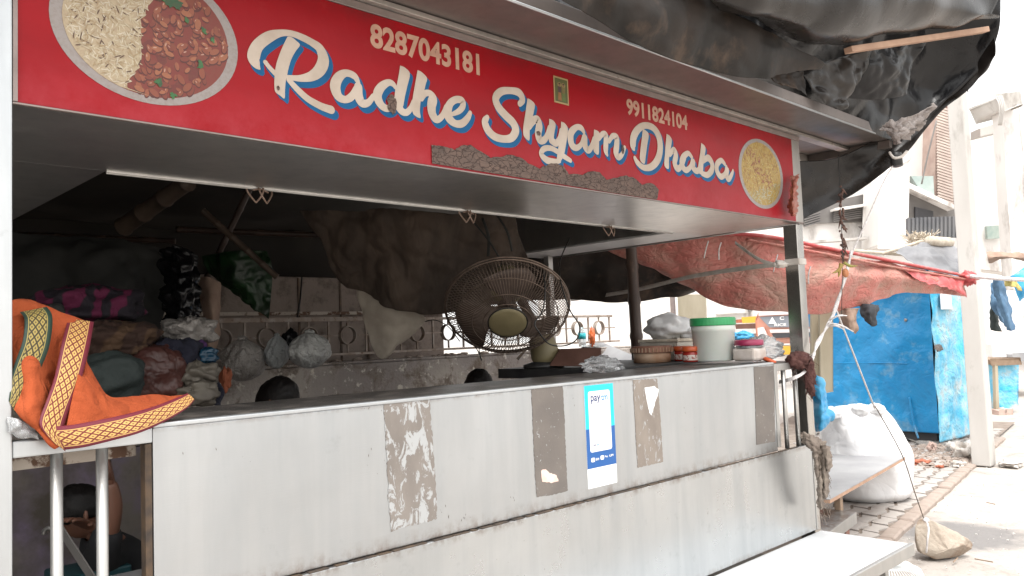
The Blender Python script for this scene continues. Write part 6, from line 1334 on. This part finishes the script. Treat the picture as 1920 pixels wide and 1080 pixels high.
# green hanging in the balcony
bbx = thing('right_building', 'white building with tall rounded pillars at the right edge', 'building', (22, 2, 0))
slab('wall', [(1806, 250), (1960, 230), (1960, 520), (1806, 500)], 21, .6, 'bwhite', bbx)
slab('pillar', [(1882, 186), (1906, 182), (1918, 300), (1928, 540), (1904, 540), (1890, 330)], 17, .4, 'bwhite', bbx, .08)
slab('pillar_cap', [(1872, 180), (1910, 176), (1914, 196), (1884, 204)], 16.7, 1.0, 'concrete', bbx, .05)
slab('beam', [(1838, 240), (1888, 226), (1888, 244), (1838, 256)], 19, .4, 'concrete', bbx)
slab('window', [(1850, 424), (1880, 422), (1884, 446), (1852, 448)], 20.8, .1, mat('greenish glass', (.25, .32, .29), (.35, .4, .36), 6, rough=.3), bbx)
for k in range(4): cord('loose_cable', ('first', 'second', 'third', 'fourth')[k] + ' loose cable from the left hanging at the right pillar top', 'cable', [D(1866 + k * 4, 180, 16.6), D(1874 + k * 3, 200, 16.5), D(1872 + k * 2, 235, 16.6)], .012, 'concrete', 8, group='cables at the pillar top')
cord('sagging_cable', 'thin cable hanging down in front of the old building', 'cable', [D(1756, 226, 15), D(1740, 290, 15), D(1728, 345, 15)], .015, 'bgrey', 8)
slab('green_canopy', [(1708, 330), (1750, 330), (1752, 368), (1728, 360)], 18.0, .2, mat('pale green board', (.30, .38, .36), (.4, .46, .44), 5), ba)
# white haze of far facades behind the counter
fw = thing('far_building', 'white far building filling the view behind the jars', 'building', (16, 16, 0))
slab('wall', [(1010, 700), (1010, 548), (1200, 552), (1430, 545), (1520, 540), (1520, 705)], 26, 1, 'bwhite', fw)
slab('window', [(1404, 575), (1411, 575), (1411, 583), (1404, 583)], 25.9, .1, 'bgrey', fw)
slab('ledge', [(1345, 588), (1402, 585), (1402, 587), (1345, 590)], 25.8, .2, 'concrete', fw)

# washing line and small stall at the far right
hang('jeans', 'blue denim jeans hanging on the rope at the right edge', 'jeans', dgrid([[(1862, 522, 8.6), (1872, 522, 8.5), (1882, 524, 8.6)], [(1866, 555, 8.6), (1876, 556, 8.5), (1888, 556, 8.6)], [(1880, 590, 8.6), (1888, 592, 8.5), (1898, 590, 8.6)], [(1890, 618, 8.6), (1896, 621, 8.5), (1904, 617, 8.6)]]), 'denim', 20, 40, .03, 6, .02, 4)
hang('denim_trousers', 'crumpled denim leg folded behind the jeans', 'jeans', dgrid([[(1858, 530, 8.8), (1866, 530, 8.8), (1874, 534, 8.8)], [(1860, 570, 8.75), (1868, 575, 8.7), (1878, 576, 8.75)], [(1878, 606, 8.8), (1884, 612, 8.75), (1892, 612, 8.8)]]), 'denim', 16, 30, .03, 7, .03, 8)
hang('mustard_cloth', 'mustard cloth hanging on the rope beside the jeans', 'cloth', dgrid([[(1880, 523, 8.8), (1895, 524, 8.7), (1910, 526, 8.8)], [(1884, 536, 8.8), (1900, 538, 8.7), (1912, 546, 8.8)]]), 'yellow_cloth', 20, 12, .03, 8, .04, 5)
hang('green_black_cloth', 'dark cloth hanging between the pole and the jeans', 'cloth', dgrid([[(1855, 552, 8.9), (1864, 555, 8.85), (1870, 560, 8.9)], [(1856, 590, 8.9), (1864, 592, 8.85), (1872, 596, 8.9)], [(1857, 618, 8.9), (1866, 621, 8.85), (1876, 622, 8.9)]]), 'greygreen', 14, 20, .02, 7, .03, 6)
hang('blue_tarp_corner', 'bright blue tarpaulin corner at the right edge', 'tarpaulin', dgrid([[(1896, 518, 9.0), (1925, 498, 9.0), (1960, 480, 9.0)], [(1900, 535, 9.0), (1925, 535, 8.9), (1960, 530, 9.0)], [(1912, 565, 9.0), (1918, 563, 9.0), (1925, 550, 9.0)]]), 'blue_plain', 20, 20, .03, 4, .04, 7)
hang('brown_awning', 'brown cloth bundle tied under the far right awning', 'cloth', dgrid([[(1850, 474, 9.5), (1885, 472, 9.4), (1960, 482, 9.4)], [(1852, 484, 9.4), (1885, 482, 9.3), (1960, 488, 9.4)], [(1854, 494, 9.5), (1888, 484, 9.4), (1960, 492, 9.5)]]), 'brown_rag', 30, 10, .03, 5, .03, 3)
bst = thing('small_blue_stall', 'small weathered blue stall resting on bricks at the far right', 'stall', D(1885, 770, 13))
slab('body', [(1864, 682), (1908, 680), (1908, 758), (1896, 766), (1872, 768)], 13, .9, 'blue_side', bst, .02)
slab('top', [(1858, 674), (1912, 672), (1914, 682), (1860, 684)], 12.9, 1.1, 'wood', bst, .02)
slab('post', [(1866, 684), (1871, 684), (1874, 768), (1868, 768)], 12.9, .08, 'board_tan', bst)
for k, (x, y) in enumerate(((1874, 770), (1886, 768), (1876, 784), (1888, 782), (1866, 798))):
    slab('brick', [(x, y), (x + 13, y - 1), (x + 13, y + 12), (x, y + 13)], 12.7, .25, 'brick', bst, .01)
wc = thing('white_car', 'pale parked car end cut off by the right edge', 'car', D(1930, 690, 15))
slab('body', [(1866, 640), (1890, 612), (1905, 600), (1990, 596), (1990, 690), (1870, 688)], 15.5, 1.6, 'truck_white', wc, .08)
slab('bumper', [(1900, 664), (1990, 662), (1990, 674), (1900, 676)], 15.3, .2, 'board_grey', wc, .03)

# ------------------------------------------------------------------ sack, table, step, stone, litter
sc0 = PZ(1630, 938)
sk2 = thing('white_sack', 'huge stuffed white woven sack standing on the pavers', 'sack', sc0)
c = D(1625, 862, 6.75); k = 6.75 / F
mb = MB(); seg, rings = 56, 40; vs = []
hx = right.copy(); hx.z = 0; hx.normalize(); hy = Vector((-hx.y, hx.x, 0))
prof = [(0, -.02), (.72, 0), (.92, .06), (.98, .2), (1.0, .38), (.97, .52), (.90, .66), (.78, .79), (.66, .88), (.56, .93), (.3, .95), (0, .95)]
H_ = 186 * k; W2 = 86 * k
for i in range(rings + 1):
    t_ = i / rings * (len(prof) - 1); i0 = min(int(t_), len(prof) - 2); f_ = t_ - i0; pr_ = prof[i0][0] * (1 - f_) + prof[i0 + 1][0] * f_; ph_ = prof[i0][1] * (1 - f_) + prof[i0 + 1][1] * f_
    for j in range(seg):
        a = 2 * math.pi * j / seg; n_ = 1 + .10 * noise.noise(Vector((math.cos(a) * 1.5, math.sin(a) * 1.5, ph_ * 3))) + .03 * math.sin(a * 9 + ph_ * 4) * ph_
        vs.append(Vector((sc0.x, sc0.y, .02)) + hx * (pr_ * W2 * n_ * math.cos(a) + (.0 - .30 * ph_ * ph_ + .05) * W2) + hy * pr_ * W2 * .8 * n_ * math.sin(a) + Vector((0, 0, ph_ * H_ * (1 + .05 * noise.noise(Vector((math.cos(a), math.sin(a), 3)))))))
mb.add(vs, [(i * seg + j, i * seg + (j + 1) % seg, (i + 1) * seg + (j + 1) % seg, (i + 1) * seg + j) for i in range(rings) for j in range(seg)])
build('sack', mb, 'sack', sk2, smooth=True)
for px, py, sx_ in ((1562, 774, .08), (1642, 768, .06), (1612, 768, .045)): build('tied_ear', MB().blob(D(px, py, 6.75), (sx_, .07, .05), .2, 2, 24, 16, px * .1), 'sack', sk2, smooth=True)
tbz = .62
tbl = thing('plywood_table', 'low grey topped plywood table standing before the white sack', 'table', PZ(1585, 950))
A1, A2, A3, A4 = D(1535, 843, 5.6), D(1697, 856, 6.1), D(1556, 938, 5.0), D(1500, 955, 4.7)
zt = .0
pts = [P(1520, 846, 2, .42), P(1697, 856, 2, .42), P(1556, 936, 2, .42), P(1480, 930, 2, .42)]
build('top', MB().prism(pts, (0, 0, -.004)), 'board_grey', tbl)
build('top_core', MB().prism([p + Vector((0, 0, -.0045)) for p in pts], (0, 0, -.022)), 'wood_pale', tbl)
for px, py in ((1580, 930),):
    a = P(px, py, 2, .39); build('leg', MB().box((a.x - .02, a.y + .01, 0), (a.x + .02, a.y + .05, .392)), 'wood', tbl)
a = P(1556, 936, 2, .40); build('apron', MB().box((a.x - .25, a.y + .06, .22), (a.x + .02, a.y + .08, .39)), 'carton', tbl)
stp2 = thing('steel_step', 'small steel step box beside the end of the stall', 'step', (5.1, 2.6, 0))
pts = [P(1533, 952, 2, .30), P(1605, 960, 2, .30), P(1545, 1004, 2, .30), P(1500, 1000, 2, .30)]
build('top', MB().prism(pts, (0, 0, -.012)), 'panel', stp2)
e0, e1 = pts[2], pts[1]; build('edge', MB().prism([e0 + Vector((0, -.003, -.001)), e1 + Vector((0, -.003, -.001)), e1 + Vector((0, -.003, -.07)), e0 + Vector((0, -.003, -.07))], (.006, .008, 0)), 'steel', stp2)
a = P(1590, 990, 2, .2); build('leg', MB().box((a.x - .03, a.y, 0), (a.x + .02, a.y + .18, .228)), 'brick2', stp2)
# the stone tied with string
rc = PZ(1772, 1046)
rk = thing('tied_stone', 'tan broken stone tied with a white string as a weight', 'stone', rc)
ol_ = [(1722, 988), (1728, 975), (1738, 972), (1752, 978), (1790, 998), (1815, 1012), (1826, 1022), (1820, 1034), (1800, 1046), (1760, 1050), (1735, 1042), (1722, 1030)]
dR = (rc - CAM).dot(fwd)
mb = MB(); cc = D(1768, 1016, dR); N_ = 110; ring_ = curve([D(x, y, dR) for x, y in ol_ + [ol_[0]]], N_)[:-1]
hyd = Vector((fwd.x, fwd.y, 0)).normalized(); vs = []; L_ = 30; rr_ = random.Random(17)
RPL = [((right * rr_.uniform(-1, 1) * .5 - hyd * rr_.uniform(.5, 1) + Vector((0, 0, rr_.uniform(-.7, .9)))).normalized(), rr_.uniform(.055, .095)) for _ in range(11)]
for i in range(L_ + 1):
    t_ = i / L_ * 2 - 1; s_ = math.sqrt(max(0, 1 - abs(t_) ** 2.6)); s_ = max(s_, .02)
    for p in ring_:
        q2 = cc + (p - cc) * s_ + hyd * t_ * .14
        for pn, pd in RPL: q2 = q2 - pn * max(0, (q2 - cc).dot(pn) - pd)
        q2 += Vector((1, 1, 1)) * .006 * noise.noise(q2 * 9) + Vector((1, -1, 1)) * .007 * abs(noise.noise(q2 * 16)) + Vector((1, 1, -1)) * .003 * noise.noise(q2 * 60)
        if q2.z < .003: q2.z = .003
        vs.append(q2)
mb.add(vs, [(i * N_ + j, i * N_ + (j + 1) % N_, (i + 1) * N_ + (j + 1) % N_, (i + 1) * N_ + j) for i in range(L_) for j in range(N_)])
build('stone', mb, 'rock', rk, smooth=True)
build('string_loop', MB().tube(curve([D(1735, 972, dR - .02), D(1741, 990, dR - .12), D(1739, 1012, dR - .15), D(1737, 1036, dR - .12)], 16), .006, 6), 'string', rk, smooth=True)
build('string_knot', MB().blob(D(1736, 975, dR - .05), (.02, .02, .012), .5, 5, 12, 8, 3), 'string', rk, smooth=True)
# table fan guard lying on the ground, cut by the lower edge
gr = thing('white_wire_guard', 'white round wire fan guard lying on the ground by the shelf', 'wire guard', PZ(1668, 1092)); gc = PZ(1668, 1096) + Vector((0, 0, .09))
mb = MB()
for i in range(64):
    a = 2 * math.pi * i / 64; mb.tube([gc + Vector((math.cos(a) * r_, math.sin(a) * r_, h_)) for r_, h_ in ((.05, .03), (.12, .025), (.17, .0), (.19, -.05))], .0022, 4)
build('wires', mb, 'white_wire', gr, smooth=True)
for r_, h_ in ((.19, -.05), (.125, .025), (.05, .03)): build('ring', MB().tube([gc + Vector((math.cos(2 * math.pi * i / 48) * r_, math.sin(2 * math.pi * i / 48) * r_, h_)) for i in range(49)], .004, 6), 'white_wire', gr, smooth=True)
# rubble and litter under the shed
rb_ = MB(); rnd = random.Random(21)
for i in range(260):
    px = rnd.uniform(1706, 1830); py = 838 + rnd.uniform(0, 52) * (1 - abs(px - 1760) / 140); c = PZ(px, py); s_ = rnd.uniform(.01, .055)
    rb_.blob((c.x, c.y, s_ * .4), (s_, s_ * .8, s_ * .55), .6, 2.5, 7, 5, i)
tag(build('rubble', rb_, 'rubble', kind='stuff'), 'loose brown rubble and dirt under the blue shed', 'rubble')
for k, (px, py, w_, h_, mt, lb, ct, nm) in enumerate(((1730, 872, 36, 10, 'litter_r', 'crushed orange wrapper in the rubble under the shed', 'wrapper', 'orange_wrapper'), (1812, 862, 52, 34, 'litter_w', 'white crumpled bag at the foot of the concrete pole', 'plastic bag', 'white_bag'), (1795, 878, 30, 14, 'litter_w', 'small white scrap just left of the white crumpled bag', 'scrap', 'white_scrap'), (1762, 880, 16, 8, 'litter_r', 'small orange scrap near the paver edge', 'scrap', 'orange_scrap'), (1896, 873, 50, 8, 'litter_w', 'flat white litter right of the concrete pole', 'litter', 'flat_litter'), (1748, 852, 20, 22, 'brick', 'pale block lying left under the shed skirt', 'block', 'pale_block'), (1786, 850, 26, 22, 'concrete', 'grey broken block by the shed corner', 'block', 'grey_block'))):
    c = PZ(px, py); k_ = (c - CAM).dot(fwd) / F
    tag(build(nm, MB().blob((c.x, c.y, h_ * k_ * .45), (w_ * k_ / 2, w_ * k_ / 3, h_ * k_ / 2), .5, 2.5, 24, 14, k, .3, sq=.7), mt, smooth=(mt != 'brick')), lb, ct)
pb = MB(); rnd = random.Random(31)
for i in range(220):
    c = PZ(rnd.uniform(1600, 1918), 870 + 210 * rnd.random() ** 1.2)
    s_ = rnd.uniform(.002, .008); pb.blob((c.x, c.y, s_ * .3 + .01), (s_, s_, s_ * .6), .5, 2, 6, 4, i)
tag(build('pebbles', pb, 'concrete', kind='stuff'), 'scattered pebbles and grit on the pale earth', 'pebbles')
for k, (a_, b_) in enumerate((((1828, 1052), (1862, 1060)), ((1788, 1058), (1796, 1052)), ((1850, 945), (1866, 950)))):
    tag(build('twig', MB().tube([PZ(*a_) + Vector((0, 0, .014)), PZ(*b_) + Vector((0, 0, .02))], .004, 5), 'wood'), ('longest twig on the ground right of the tied stone', 'short twig just under the tied stone', 'twig farther up the pale road')[k], 'twig', 'twigs on the ground')
